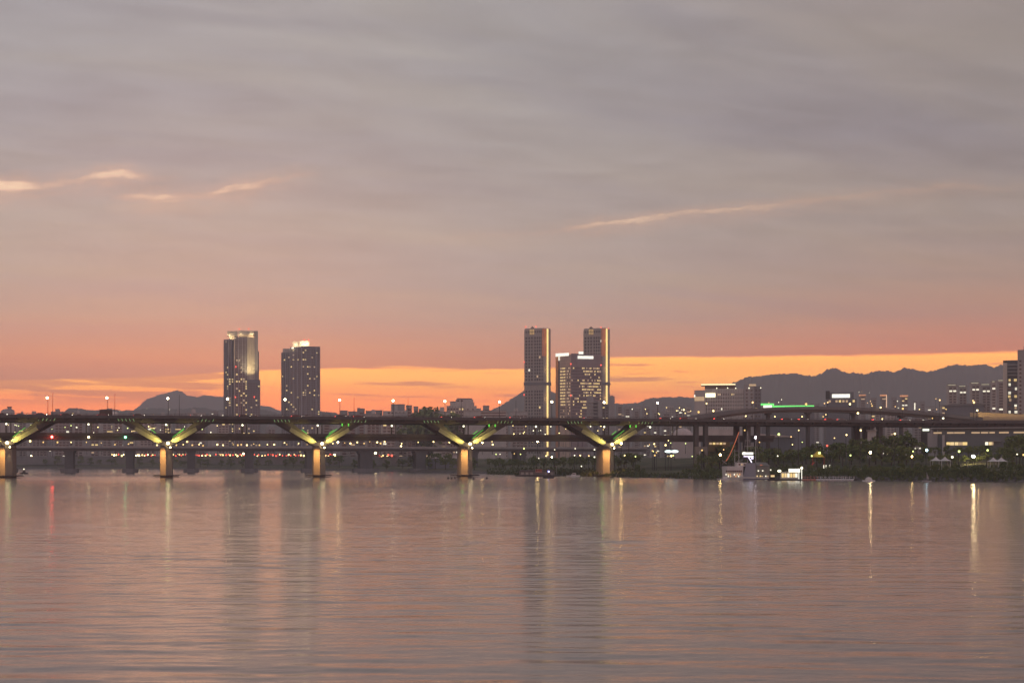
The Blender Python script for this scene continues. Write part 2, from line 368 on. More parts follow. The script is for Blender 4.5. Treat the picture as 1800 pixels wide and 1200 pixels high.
# ------------------------------------------------------------------ river
wm = bpy.data.materials.new('river_water'); wm.use_nodes = True; t = NT(wm.node_tree); b = t.n['Principled BSDF']
geo = t.new('ShaderNodeNewGeometry'); pos = geo.outputs['Position']
rip = []
for sx, sy, rot, seed in ((0.42, 1.9, -4, 23.0), (1.7, 5.0, 7, 31.0)):                  # fine wind ripples on the real waves below
    mp = t.new('ShaderNodeMapping'); mp.inputs['Scale'].default_value = (sx, sy, 1); mp.inputs['Rotation'].default_value = (0, 0, math.radians(rot)); mp.inputs['Location'].default_value = (seed, seed * 1.7, 0)
    t.l.new(pos, mp.inputs[0]); n = t.noise(mp.outputs[0], 1.0, 1.0, 0.5, 0.2, 1); q = t.new('ShaderNodeSeparateColor'); t.l.new(n, q.inputs[0]); rip.append(q.outputs)
def rsl(i, A, B): return t.m('ADD', t.m('MULTIPLY', t.m('SUBTRACT', rip[0][i], 0.5), A), t.m('MULTIPLY', t.m('SUBTRACT', rip[1][i], 0.5), B))
vadd = t.new('ShaderNodeVectorMath', operation='ADD'); t.l.new(geo.outputs['Normal'], vadd.inputs[0]); t.l.new(t.comb(rsl(0, 0.03, 0.04), rsl(1, 0.09, 0.06), 0.0), vadd.inputs[1])
nv = t.new('ShaderNodeVectorMath', operation='NORMALIZE'); t.l.new(vadd.outputs[0], nv.inputs[0])
t.l.new(nv.outputs[0], b.inputs['Normal'])
b.inputs['Base Color'].default_value = (0.135, 0.11, 0.107, 1); b.inputs['Roughness'].default_value = 0.15; b.inputs['IOR'].default_value = 1.52
wr = np.random.default_rng(5); WAVES = []
for lo, hi, n_, sl_, spread in ((2.4, 4.2, 18, 0.011, 0.16), (1.3, 2.4, 30, 0.020, 0.15), (0.85, 1.3, 22, 0.022, 0.3)):   # wavelength band, count, rms slope, spread
    for i in range(n_):
        L = lo * (hi / lo) ** wr.random(); th = math.radians(88) + wr.normal(0, spread); k_ = 2 * math.pi / L
        WAVES.append((k_ * math.cos(th), k_ * math.sin(th), wr.uniform(0, 6.28), sl_ * math.sqrt(2.0 / n_) / k_))
def wave_z(x, y):
    z = np.zeros_like(x); env = 0.8 + 0.42 * np.sin(x * 0.021 + y * 0.013 + 1) * np.sin(y * 0.017 - x * 0.008) + 0.15 * np.sin(x * 0.06 - y * 0.045)
    for kx, ky, ph_, am in WAVES: z += am * np.sin(kx * x + ky * y + ph_)
    return z * env
wv, wf, base_ = [], [], 0
for y0, y1, hw, sx, sy in ((30, 150, 84, 0.6, 0.22), (150, 300, 146, 1.1, 0.35), (300, 600, 270, 1.8, 0.5), (600, 900, 392, 2.5, 0.7), (900, 1260, 545, 4.0, 0.9), (1260, 1660, 715, 4.5, 1.0)):
    nx, ny = int(2 * hw / sx) + 1, int((y1 - y0) / sy) + 1
    X, Y = np.meshgrid(np.linspace(-hw, hw, nx), np.linspace(y0, y1, ny)); Z = wave_z(X, Y)
    wv.append(np.stack([X, Y, Z], -1).reshape(-1, 3)); ii = (np.arange(ny - 1)[:, None] * nx + np.arange(nx - 1)[None, :]).ravel() + base_
    wf.append(np.stack([ii, ii + 1, ii + nx + 1, ii + nx], -1)); base_ += nx * ny
xs = np.array([-3000, -1500, -760, 760, 1500, 3000.0]); ys = np.array([-380, 0, 500, 1000, 1700, 2200.0]); X, Y = np.meshgrid(xs, ys)   # calm outer sheet just under the waves
wv.append(np.stack([X, Y, np.full_like(X, -0.35)], -1).reshape(-1, 3)); ii = (np.arange(5)[:, None] * 6 + np.arange(5)[None, :]).ravel() + base_; wf.append(np.stack([ii, ii + 1, ii + 7, ii + 6], -1))
wv = np.concatenate(wv); wf = np.concatenate(wf)
me = bpy.data.meshes.new('river'); me.vertices.add(len(wv)); me.vertices.foreach_set('co', wv.astype(np.float32).ravel()); me.loops.add(wf.size); me.loops.foreach_set('vertex_index', wf.astype(np.int32).ravel())
me.polygons.add(len(wf)); me.polygons.foreach_set('loop_start', np.arange(0, wf.size, 4, dtype=np.int32)); me.polygons.foreach_set('use_smooth', np.ones(len(wf), bool)); me.update(calc_edges=True); me.materials.append(wm)
ro = bpy.data.objects.new('river', me); COL.objects.link(ro); ro['kind'] = 'structure'

# ------------------------------------------------------------------ hills
HILLM = mat('hill_forest', (0.055, 0.06, 0.04), 0.95, var=0.4, scale=0.004, stretch=(1, 1, 1))
def lerp(tab, x):
    if x <= tab[0][0]: return tab[0][1]
    for (a, ya), (b, yb) in zip(tab, tab[1:]):
        if x <= b: return ya + (yb - ya) * (x - a) / (b - a)
    return tab[-1][1]
def hill(name, prof_, Y, depth, seed, step=2.0, jag=0.9):
    r = random.Random(seed); m = MB(); x0, x1 = prof_[0][0], prof_[-1][0]; n = int((x1 - x0) / step); rows = 11
    ph = [r.uniform(0, 6.3) for _ in range(8)]
    for i in range(n + 1):
        px = x0 + (x1 - x0) * i / n
        top = HY - lerp(prof_, px)
        wob = sum(math.sin(px * fq + ph[k]) * am for k, (fq, am) in enumerate(((0.11, 0.9), (0.23, 0.6), (0.41, 0.45), (0.83, 0.35), (1.4, 0.3)))) * jag + r.uniform(-1.0, 1.0) * jag
        top = top + wob * min(1, top / 25)
        X = (px - HX) * Y / F
        for k in range(rows):
            u = k / (rows - 1)                               # 0 front foot .. ridge at 0.6 .. back foot 1
            s = math.sin(min(1, u / 0.6) * math.pi / 2) ** 1.15 if u <= 0.6 else math.cos((u - 0.6) / 0.4 * math.pi / 2)
            rid = 0.10 * math.sin(px * 0.07 + k * 1.3 + ph[5]) * (1 if 0 < k < 5 else 0)
            Yr = Y + (u - 0.6) * depth; z = 10 + (CH - 10 + top * Yr / F) * max(0, s + rid * s * (1 - s)) if s > 0.001 else 5
            m.v.append((X * (1 + (u - 0.6) * depth / Y) + (6 * math.sin(k * 2 + px * 0.2) if k != 6 else 0), Y + (u - 0.6) * depth, z))
    m.f = [(i * rows + k, (i + 1) * rows + k, (i + 1) * rows + k + 1, i * rows + k + 1) for i in range(n) for k in range(rows - 1)]
    return m.build(name, HILLM, kind='structure', smooth=True)
hill('hill', [(-700, 740), (-300, 728), (60, 745), (100, 735), (120, 719), (135, 716), (150, 719), (175, 722), (190, 717), (205, 719), (235, 722), (262, 716), (300, 719), (350, 716), (400, 722), (450, 718), (500, 727), (560, 722), (640, 732), (800, 728), (900, 735)], 4600, 900, 1, jag=0.8)
hill('mountain', [(60, 770), (180, 745), (225, 728), (245, 713), (258, 701), (280, 693), (300, 689), (312, 686), (320, 687), (328, 694), (345, 697), (360, 695), (392, 697), (420, 704), (450, 711), (475, 715), (500, 724), (560, 742), (620, 770)], 7300, 1400, 2, jag=0.5)
hill('hill', [(780, 770), (840, 735), (872, 717), (890, 706), (905, 697), (920, 688), (945, 681), (965, 686), (985, 696), (1010, 704), (1060, 709), (1090, 710), (1120, 707), (1145, 700), (1170, 697), (1200, 698), (1240, 699), (1300, 706), (1400, 722), (1500, 745)], 5200, 1100, 3, jag=0.7)
hill('mountain', [(1120, 770), (1220, 712), (1265, 684), (1290, 671), (1310, 664), (1325, 661), (1340, 660), (1352, 657), (1375, 658), (1397, 655), (1410, 658), (1428, 663), (1445, 655), (1456, 648), (1464, 645), (1472, 648), (1482, 655), (1500, 655), (1525, 656), (1545, 652), (1575, 652), (1588, 647), (1600, 648), (1616, 652), (1645, 651), (1665, 644), (1683, 639), (1700, 643), (1718, 642), (1736, 640), (1748, 645), (1765, 640), (1800, 632), (1900, 622), (2100, 640), (2500, 665), (3000, 720)], 5600, 1500, 4, jag=1.0)
hill('mountain', [(-1500, 700), (-900, 690), (-400, 705), (-150, 722), (-40, 735), (60, 760)], 6500, 1500, 5)

# ------------------------------------------------------------------ lamps
def lampmesh(m, r, name='lamp_head'):
    key = (m.name, r)
    if key not in LM: k = MB(); k.ball((0, 0, 0), r, nu=6, nv=4); LM[key] = k.mesh(name, m, True)
    return LM[key]
LM = {}; PM = {}
def pole_mesh(h):
    h = max(1.0, round(h))
    if h not in PM:
        k = MB(); k.tube((0, 0, 0), (0, 0, h - 0.4), 0.16, 5, 0.09); k.tube((0, 0, h - 0.45), (0.0, -0.9, h - 0.1), 0.07, 5); PM[h] = k.mesh('pole', DARK)
    return PM[h]
def street_lamp(px, py, Y, m, r, label, group, base=None, name='street_lamp', cat='street lamp'):
    p = P(px, py, Y); gz = ground_z(p.x, Y) if base is None else base
    h = max(1.5, p.z - gz)
    e = empty(name, (p.x, Y + 0.9, p.z - h)); tag(e, label, cat, group)
    link('pole', pole_mesh(h), e); link('lamp_head', lampmesh(m, r), e, (0, -0.9, h))
    return e
def spot(loc, target, energy, col, angle=60, blend=0.6, size=0.3):
    l = bpy.data.lights.new('flood_light', 'SPOT'); l.energy = energy; l.color = col; l.spot_size = math.radians(angle); l.spot_blend = blend; l.shadow_soft_size = size
    o = bpy.data.objects.new('flood_light', l); COL.objects.link(o); o.location = loc
    o.rotation_euler = (Vector(target) - Vector(loc)).to_track_quat('-Z', 'Y').to_euler(); return o
def point(loc, energy, col, size=0.4):
    l = bpy.data.lights.new('lamp_light', 'POINT'); l.energy = energy; l.color = col; l.shadow_soft_size = size
    o = bpy.data.objects.new('lamp_light', l); COL.objects.link(o); o.location = loc; return o

# ------------------------------------------------------------------ main double-deck bridge
BA, BD = Vector((-213.9, 605.0)), Vector((256.1, 51.0))      # first pier in view, vector over four spans
BL = BD.length; BU = BD / BL; BANG = math.atan2(BU.y, BU.x)
def s_at(px):                                                # distance along the bridge where the column px crosses it
    k = (px - HX) / F
    return (k * BA.y - BA.x) / (BU.x - k * BU.y)
def bpt(s, w, z=0): return Vector((BA.x + BU.x * s - BU.y * w, BA.y + BU.y * s + BU.x * w, z))
SPAN = BL / 4
bridge = tag(empty('river_bridge', (BA.x, BA.y, 0), BANG), 'long dark double-deck bridge on Y-shaped concrete piers across the river', 'bridge')
S0, S1 = -1.15 * SPAN, 7.9 * SPAN
m = MB()
m.extr([(S0, 25.0), (S1, 25.0), (S1, 25.75), (S0, 25.75)], -14, 14)                       # road slab
for w0, w1 in ((-11.5, -9.5), (-4, -1.5), (1.5, 4), (9.5, 11.5)): m.extr([(S0, 23.55), (S1, 23.55), (S1, 24.998), (S0, 24.998)], w0, w1)
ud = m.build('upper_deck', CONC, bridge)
m = MB()
for sgn in (-1, 1):
    y0 = sgn * 13.85; m.box(S0, S1, min(y0, y0 - sgn * 0.3), max(y0, y0 - sgn * 0.3), 25.752, 26.35)
m.build('parapet', CONC, ud)
m = MB(); 
for sgn in (-1, 1):
    m.box(S0, S1, sgn * 13.7 - 0.06, sgn * 13.7 + 0.06, 26.86, 26.98); m.box(S0, S1, sgn * 13.7 - 0.04, sgn * 13.7 + 0.04, 26.6, 26.66)
    s = S0
    while s < S1: m.box(s, s + 0.12, sgn * 13.7 - 0.05, sgn * 13.7 + 0.05, 26.352, 26.86); s += 3.0
m.build('railing', STEEL, ud, kind='stuff')
m = MB(); s = S0                                                                          # cross ribs under the cantilevered edge
while s < S1:
    m.box(s, s + 0.5, -13.4, -11.502, 24.2, 24.996); s += SPAN / 14
m.build('edge_ribs', CONC, ud, kind='stuff')
m = MB(); L1 = 5.25 * SPAN
m.box(S0, L1, -5.2, 5.2, 17.6, 18.2); m.box(S0, L1, -3.6, 3.6, 16.0, 17.598)
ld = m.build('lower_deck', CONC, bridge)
m = MB()
for sgn in (-1, 1): m.box(S0, L1, sgn * 5.0 - 0.12, sgn * 5.0 + 0.12, 18.202, 19.0)
m.build('parapet', CONC, ld)
# piers
ARM = [(0, 13.3), (2.7, 13.9), (12.3, 19.6), (18.9, 23.5), (11.6, 23.5), (8.9, 21.0), (1.3, 15.9), (0, 15.3)]
BEAM = [(0, 13.35), (2.75, 13.85), (13.2, 20.0), (12.4, 21.6), (1.3, 15.3), (0, 15.0)]
for ip in range(-1, 5):
    sc_ = ip * SPAN
    m = MB(); hx = [(sc_ - 2.5, -8.6), (sc_ + 0.0, -11.5), (sc_ + 2.5, -8.6), (sc_ + 2.5, 3.5), (sc_, 6.5), (sc_ - 2.5, 3.5)]
    m.prism(hx, -4, 12.1)
    pier = m.build('pier', PIERC, bridge)
    m = MB(); m.prism([(sc_ + (x - sc_) * 1.05, y * 1.03) for x, y in hx], 12.1, 12.5); m.build('pier_band', CONC, pier)
    m = MB(); m.prism([(x, y) for x, y in hx], 12.5, 13.7, [(sc_ + (x - sc_) * 0.92, y * 0.96) for x, y in hx]); m.build('pier_head', PIERC, pier)
    m = MB(); m.prism([(sc_ - 5.2, -11), (sc_, -14), (sc_ + 5.2, -11), (sc_ + 5.2, 6), (sc_, 9), (sc_ - 5.2, 6)], 0.5, 1.0); m.build('fender_ring', DARK, pier)
    for sg in (-1, 1):
        for w0, w1 in ((-9.5, -8.0), (3.8, 6.0)):
            a = MB(); a.extr([(sc_ + sg * x, z) for x, z in (ARM if sg > 0 else reversed(ARM))], w0, w1); a.build('pier_arm', CONC, pier)
        a = MB(); a.extr([(sc_ + sg * x, z) for x, z in (BEAM if sg > 0 else reversed(BEAM))], -10.7, -9.502); a.build('arm_beam', ARMC, pier)
        a = MB(); p0, p1 = Vector((sc_ + sg * 2.6, -8.0, 17.15)), Vector((sc_ + sg * 7.6, -8.0, 21.1)); a.tube(p0, p1, 0.10, 5)
        if sg > 0: a.build('light_strip', NEON, pier)
        a = MB()
        p0, p1 = Vector((sc_ + sg * 1.6, 3.6, 16.5)), Vector((sc_ + sg * 7.0, 3.6, 20.9)); a.tube(p0, p1, 0.13, 5)
        a.build('light_strip', NEON, pier)
        a = MB()
        for q in range(5):
            x = sc_ + sg * (13.2 + q * 1.55); a.quad((x, -11.53, 23.9), (x + 0.28, -11.53, 23.9), (x + 0.28 + sg * 0.5, -11.53, 24.9), (x + sg * 0.5, -11.53, 24.9))
        a.build('slit_lights', SLIT, pier, kind='stuff')
        if sg > 0 and ip >= 2:
            a = MB(); a.box(sc_ + 9.4, sc_ + 10.0, -10.75, -10.62, 22.3, 23.4); a.build('marker_light', NEON, pier)
            a = MB(); a.box(sc_ + 12.2, sc_ + 12.7, -10.75, -10.62, 22.3, 23.4); a.build('marker_light', NEON, pier)
    a = MB(); a.box(sc_ - 1.2, sc_ + 1.2, -9.4, 6.0, 13.702, 15.0); a.build('pier_saddle', PIERC, pier)
    a = MB(); a.ball((sc_ + 0.9, -11.9, 14.6), 0.6, nu=8, nv=5); a.build('floodlight', L_PIER, pier); a = MB(); a.ball((sc_ + 1.9, -11.6, 12.85), 0.33, nu=8, nv=5); a.build('floodlight', L_PIER, pier)
    if ip >= 0:
        for dx in (-1, 1): spot(bpt(sc_ + 0.4 + dx * 0.8, -13.0, 14.6), bpt(sc_ + 5.5 * dx, -10.4, 18.3), 10500, (1.0, 0.86, 0.20), 74, 0.9, 0.4)
        spot(bpt(sc_ - 5.0, -15.0, 13.4), bpt(sc_ - 1.8, -9.7, 5.5), 15000, (1.0, 0.48, 0.13), 95, 0.8, 0.4)
        spot(bpt(sc_ + 2.4, -11.2, 12.6), bpt(sc_ + 1.5, -9.9, 6), 900, (1.0, 0.78, 0.42), 38, 0.8, 0.3)
        point(bpt(sc_, 2.4, 19.6), 130, (0.2, 1.0, 0.1), 0.5)
# land columns under the approach
for k in (5, 6, 7):
    sc_ = k * SPAN + (4 if k == 5 else 0)
    for dxx, w0, w1 in ((-3.0, -9, -6), (1.6, -9, -6), (-3.0, 6, 9), (1.6, 6, 9)):
        a = MB(); p = bpt(sc_, 0); gz = ground_z(p.x, p.y); a.box(sc_ + dxx, sc_ + dxx + 2.0, w0, w1, gz - 1, 23.548); a.build('approach_column', CONC, bridge)
a = MB(); c0 = s_at(1217); gz = 2.0; a.box(c0 - 2.6, c0 - 0.9, -12, -9, gz, 23.548); a.box(c0 + 2.0, c0 + 3.6, -12, -9, gz, 23.548); a.build('approach_column', CONC, bridge)
arch = [(-3.4, gz), (-2.2, gz), (-2.2, 9.5), (-1.6, 11.2), (-0.6, 12.1), (0.5, 12.1), (1.4, 11.2), (2.0, 9.5), (2.0, gz), (3.0, gz), (3.0, 13.6), (-3.4, 13.6)]
a = MB(); a.extr([(c0 - 0.2 + x * 0.9, z) for x, z in reversed(arch)], -14.2, -12.3); a.build('arch_portal', PIERC, bridge)
# paired posts between the decks
for k in range(-2, 10):
    sc_ = k * SPAN / 2
    for dxx in (-0.7, 1.3):
        a = MB(); a.tube((sc_ + dxx, -4.3, 19.002), (sc_ + dxx, -4.3, 23.548), 0.26, 6); a.build('post', STEEL, bridge)
# lamps under the upper deck, street lamps and bare masts on it
for i, px in enumerate((15, 158, 293, 426, 557, 686, 811, 937, 1056, 1136)):
    sc_ = s_at(px); p = bpt(sc_, -6.2)
    street_lamp(px2(p.x, p.y), HY - (22.6 - CH) * F / p.y, p.y, L_WHITE, 0.42, nth(i) + ' white lamp from the west end above the lower bridge deck', 'lamps between the two bridge decks', base=19.0, name='deck_lamp', cat='lamp')
for i, (px, py) in enumerate(((-20, 699), (83, 699), (188, 699), (295, 700), (400, 701), (501, 702), (597, 703), (691, 704), (782, 705), (878, 706), (970, 706), (1062, 707), (1156, 708))):
    p = bpt(s_at(px), 9.0)
    street_lamp(px, py, p.y, L_DECK, 0.48, nth(i) + ' street lamp from the west end on the upper bridge deck', 'street lamps on the upper bridge deck', base=25.76)
for i, px in enumerate((99, 206, 317, 424, 522, 618, 711, 803, 897)):
    p = bpt(s_at(px), -13.0); h = 9.6 - i * 0.15
    e = tag(empty('mast', (p.x, p.y, 25.76)), nth(i) + ' thin unlit mast from the west end on the upper bridge railing', 'mast', 'unlit masts on the upper bridge deck')
    a = MB(); a.tube((0, 0, 0), (0, 0, h), 0.13, 5, 0.06); a.build('pole', DARK, e); a = MB(); a.tube((0, 0, h - 0.1), (0.0, 1.6, h), 0.06, 5); a.build('bracket', DARK, e)
# navigation lamps on the lower deck edge
for px, mm, r, lb in ((94, L_REDBIG, 0.5, 'red navigation lamp on the lower bridge deck edge'), (158, L_MED, 0.42, 'white navigation lamp on the lower bridge deck between red and green ones'), (222, L_GREEN, 0.5, 'green navigation lamp on the lower bridge deck edge')):
    p = bpt(s_at(px), -5.3)
    e = tag(empty('navigation_lamp', (p.x, p.y, 17.0), BANG), lb, 'navigation lamp')
    a = MB(); a.box(-0.35, 0.35, -0.25, 0.17, 0.55, 0.9); a.build('bracket', DARK, e); link('lamp_head', lampmesh(mm, r), e, (0, -0.3, 0.2))
# vehicles on the upper deck
def vehicle(kind, k, col, tail):
    e = empty(kind, (0, 0, 0)); b = mat('car_paint_%d' % k, col, 0.3, var=0.05, spec=0.5); a = MB()
    if kind == 'bus':
        a.box(-5.2, 5.2, -1.25, 1.25, 0.45, 3.1); bd = a.build('body', b, e); a = MB(); a.box(-4.9, 4.9, -1.28, 1.28, 1.6, 2.5); a.build('window', WGLASS, e); L = 5.2; ws = (-3.4, 3.2)
    elif kind == 'truck':
        a.box(-3.6, 1.6, -1.15, 1.15, 0.8, 3.2); bd = a.build('cargo_box', b, e); a = MB(); a.extr([(1.7, 0.6), (3.6, 0.6), (3.6, 1.5), (3.2, 2.4), (1.7, 2.4)], -1.05, 1.05); a.build('cab', WHITE, e); L = 3.6; ws = (-2.4, 2.6)
    else:
        a.extr([(-2.2, 0.35), (2.2, 0.35), (2.25, 0.8), (1.2, 0.95), (0.5, 1.45), (-1.2, 1.47), (-1.9, 1.0), (-2.25, 0.95)], -0.88, 0.88); bd = a.build('body', b, e); a = MB(); a.extr([(-1.15, 1.0), (0.95, 1.0), (0.42, 1.40), (-1.1, 1.42)], -0.895, 0.895); a.build('window', WGLASS, e); L = 2.24; ws = (-1.35, 1.35)
    for x in ws:
        for y in (-0.8, 0.8):
            a = MB(); a.tube((x, y - 0.12, 0.34), (x, y + 0.12, 0.34), 0.34, 8); a.build('wheel', DARK, e)
    z = 0.8
    for y in (-0.65, 0.65):
        a = MB(); a.box(-L - 0.05, -L + 0.02, y - 0.2, y + 0.2, z - 0.1, z + 0.14); a.build('tail_light', L_TAIL, e)
        a = MB(); a.box(L - 0.02, L + 0.05, y - 0.2, y + 0.2, z - 0.15, z + 0.05); a.build('headlight', L_HEAD, e)
    return e
L_TAIL = emit('tail_light_glow', (1.0, 0.07, 0.05), 9, False); L_HEAD = emit('headlight_glow', (1.0, 0.90, 0.70), 14, False)
PROTO = {}
def put_vehicle(kind, k, col, loc, rz, label, group):
    key = (kind, k)
    if key not in PROTO: e = PROTO[key] = vehicle(kind, k, col, True)
    else: e = copy_tree(PROTO[key])
    e.location = loc; e.rotation_euler = (0, 0, rz); tag(e, label, kind, group); return e
CC = [('silver', (0.45, 0.45, 0.45)), ('white', (0.7, 0.7, 0.68)), ('black', (0.03, 0.03, 0.03)), ('dark red', (0.25, 0.03, 0.03)), ('blue grey', (0.12, 0.15, 0.2))]
vl = [(8, 'car', 2, -8), (42, 'car', 0, -7), (78, 'car', 4, -11), (121, 'car', 2, -8), (136, 'car', 1, 5), (184, 'car', 3, -8), (192, 'truck', 2, -4), (246, 'car', 2, -8), (298, 'car', 1, 7), (345, 'car', 1, -9), (430, 'car', 2, -7), (448, 'car', 1, 6), (520, 'car', 3, -8), (538, 'car', 0, -5), (596, 'car', 2, -8), (611, 'car', 1, 5), (628, 'car', 3, -8), (700, 'car', 4, 6), (780, 'car', 2, -8), (838, 'car', 3, -7), (899, 'car', 0, -8), (958, 'car', 2, 5), (1030, 'car', 1, -5), (1160, 'car', 2, -8), (1195, 'car', 3, -8), (1205, 'car', 0, -8), (1252, 'car', 2, -9), (1371, 'car', 2, -8), (1400, 'car', 4, -8), (1446, 'car', 3, -8), (1470, 'car', 0, -6), (1527, 'car', 1, -9), (1580, 'car', 1, -6)]
for i, (px, kd, ci, w_) in enumerate(vl):
    p = bpt(s_at(px), w_); put_vehicle(kd, ci, CC[ci][1], (p.x, p.y, 25.752), BANG + (0 if w_ < 0 else math.pi), '%s %s, %s vehicle from the west end on the upper bridge deck' % (CC[ci][0], kd, nth(i)), 'vehicles on the upper bridge deck')

# ------------------------------------------------------------------ second, lower girder bridge behind
CA = Vector(((20 - HX) * 885 / F, 885)); CB = Vector(((900 - HX) * 950 / F, 950)); CU = (CB - CA).normalized(); CANG = math.atan2(CU.y, CU.x)
def c_at(px):
    k = (px - HX) / F; return (k * CA.y - CA.x) / (CU.x - k * CU.y)
def cpt(s, w, z=0): return Vector((CA.x + CU.x * s - CU.y * w, CA.y + CU.y * s + CU.x * w, z))
br2 = tag(empty('girder_bridge', (CA.x, CA.y, 0), CANG), 'low grey girder bridge on wide piers, seen below the double-deck bridge', 'bridge')
BR2 = mat('weathered_concrete', (0.21, 0.20, 0.20), 0.85)
q0, q1 = c_at(-160), c_at(1130)
m = MB(); m.box(q0, q1, -11, 11, 14.9, 15.6); m.box(q0, q1, -8, -5, 13.6, 14.898); m.box(q0, q1, 5, 8, 13.6, 14.898); m.build('deck', BR2, br2)
m = MB(); m.box(q0, q1, -10.95, -10.65, 15.602, 16.6); m.build('parapet', SLAB, br2); m = MB(); m.box(q0, q1, 10.65, 10.95, 15.602, 16.6); m.build('parapet', SLAB, br2)
for px, wd in ((px_, w_ * 0.82) for px_, w_ in ((17 - 105, 2.4), (17, 2.4), (123, 3.1), (229, 2.9), (336, 3.0), (438, 3.3), (545, 3.6), (642, 5.2), (737, 4.2), (828, 4.0), (912, 3.6))):
    c = c_at(px); a = MB(); a.extr([(c - wd * 0.95, -3), (c + wd * 0.95, -3), (c + wd * 0.95, 11.5), (c + wd * 1.25, 13.598), (c - wd * 1.25, 13.598), (c - wd * 0.95, 11.5)], -8.5, 8.5); pr = a.build('pier', mat('old_pier_concrete', (0.14, 0.135, 0.135), 0.9), br2)
    a = MB(); a.prism([(c - wd * 1.9, -9), (c - wd, -11), (c + wd, -11), (c + wd * 1.9, -9), (c + wd * 1.9, 9), (c + wd, 11), (c - wd, 11), (c - wd * 1.9, 9)], -2, 2.4); a.build('pile_cap', BR2, pr)

# ------------------------------------------------------------------ buildings
def wall_windows(dark, lit, a, b_, z0, z1, fh, bay, plit, r, wf=0.62, hf=0.5, off=0.07, alt=None):
    """window quads on the wall that runs a->b (outside on its right-hand side)"""
    a, b_ = Vector((*a, 0)), Vector((*b_, 0)); L = (b_ - a).length; u = (b_ - a) / L; nrm = Vector((u.y, -u.x, 0)) * off
    nb = max(1, int(L / bay)); nf = max(1, int((z1 - z0) / fh)); bw = L / nb
    for f in range(nf):
        zc = z0 + f * fh + fh * 0.28; zt = zc + fh * hf; row = plit(f, nf) if callable(plit) else plit
        for i in range(nb):
            m = lit if r.random() < row else dark
            if isinstance(m, (list, tuple)): m = r.choice(m)
            if m is None: continue
            p = a + u * (i * bw + bw * (1 - wf) / 2) + nrm; q = a + u * (i * bw + bw * (1 + wf) / 2) + nrm
            m.quad((p.x, p.y, zc), (q.x, q.y, zc), (q.x, q.y, zt), (p.x, p.y, zt))
class Bld:
    """a building: Empty at its foot, local x across the view, local y away from the viewer, local z up"""
    def __init__(s, name, label, cat, group, pxc, Y, rz=0.0, seed=0):
        X = (pxc - HX) * Y / F; s.pxc, s.Y = pxc, Y; s.z0 = ground_z(X, Y) - 1.0; s.k = Y / F
        s.e = tag(empty(name, (X, Y, s.z0), rz if rz else -math.atan2(X, Y)), label, cat, group); s.r = random.Random(seed)
        s.dark, s.warm, s.dim, s.wht = MB(), MB(), MB(), MB()
    def x(s, px): return (px - s.pxc) * s.k
    def z(s, py): return CH + (HY - py) * s.k - s.z0
    def vol(s, name, m, poly, z0, z1, parent=None):
        a = MB(); a.prism(poly, z0, z1); return a.build(name, m, parent or s.e)
    def boxp(s, name, m, x0, x1, y0, y1, z0, z1, parent=None):
        a = MB(); a.box(x0, x1, y0, y1, z0, z1); return a.build(name, m, parent or s.e)
    def done(s, glass=WGLASS):
        s.dark.build('glazing', glass, s.e, kind='stuff'); s.warm.build('lit_glazing', W_YEL, s.e, kind='stuff')
        s.dim.build('lit_glazing', W_DIM, s.e, kind='stuff'); s.wht.build('lit_glazing', W_WHT, s.e, kind='stuff'); return s.e
    def wp(s, px, y, py):
        a = s.e.rotation_euler[2]; x = s.x(px); l = s.e.location; return (l.x + x * math.cos(a) - y * math.sin(a), l.y + x * math.sin(a) + y * math.cos(a), l.z + s.z(py))
    def beacon(s, px, py, y=0.0):
        a = MB(); a.ball((s.x(px), y, s.z(py)), 0.85, nu=6, nv=4); a.tube((s.x(px), y, s.z(py) - 2.5), (s.x(px), y, s.z(py)), 0.15, 4); return a.build('beacon', L_RED, s.e)
def strips(b, m, x0, x1, y, z0, z1, fh, name='floor_slabs', th=0.45, out=0.35):
    a = MB(); z = z0
    while z < z1: a.box(x0, x1, y - out, y - 0.002, z, z + th); z += fh
    return a.build(name, m, b.e, kind='stuff')

# --- tower with a lit crown and a floodlit flank (west of the pair)
T = Bld('apartment_tower', 'tall dark glass tower with golden lit crown and one floodlit pale flank wall', 'tower', None, 424, 2000, seed=1)
zt = T.z
def pl(b, l): return [(b.x(p), y) for p, y in l]
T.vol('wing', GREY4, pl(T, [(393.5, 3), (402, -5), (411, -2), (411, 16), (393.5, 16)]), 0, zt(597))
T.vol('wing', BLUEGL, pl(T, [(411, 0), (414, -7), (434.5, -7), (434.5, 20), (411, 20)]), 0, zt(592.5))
T.vol('crown', GREY2, pl(T, [(400, 6), (418, 2), (418, 15), (400, 15)]), zt(590), zt(581.5))
T.vol('crown', GREY2, pl(T, [(419, 1), (447, 1), (447, 18), (419, 18)]), zt(588), zt(581))
T.vol('crown_core', GREY3, pl(T, [(403, 9), (416, 9), (416, 14), (403, 14)]), zt(597), zt(590))
T.vol('crown_core', GREY3, pl(T, [(420, 5), (446, 5), (446, 15), (420, 15)]), zt(592.5), zt(588))
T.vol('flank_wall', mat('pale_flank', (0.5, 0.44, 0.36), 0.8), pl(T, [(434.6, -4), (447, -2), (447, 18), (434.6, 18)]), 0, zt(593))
T.vol('wing', GREY2, pl(T, [(447.1, 2), (453.2, 6), (453.2, 20), (447.1, 20)]), 0, zt(580.5))
T.vol('wing', GREY4, pl(T, [(453.3, 10), (455, 10), (455, 20), (453.3, 20)]), 0, zt(616))
T.vol('annex', GREY4, pl(T, [(434, -18), (456.8, -14), (456.8, 1.9), (434, -4.1)]), 0, zt(668))
pf = lambda f, n: 0.45 if f in (22, 30, 31) else (0.16 if f < 38 else 0.05)
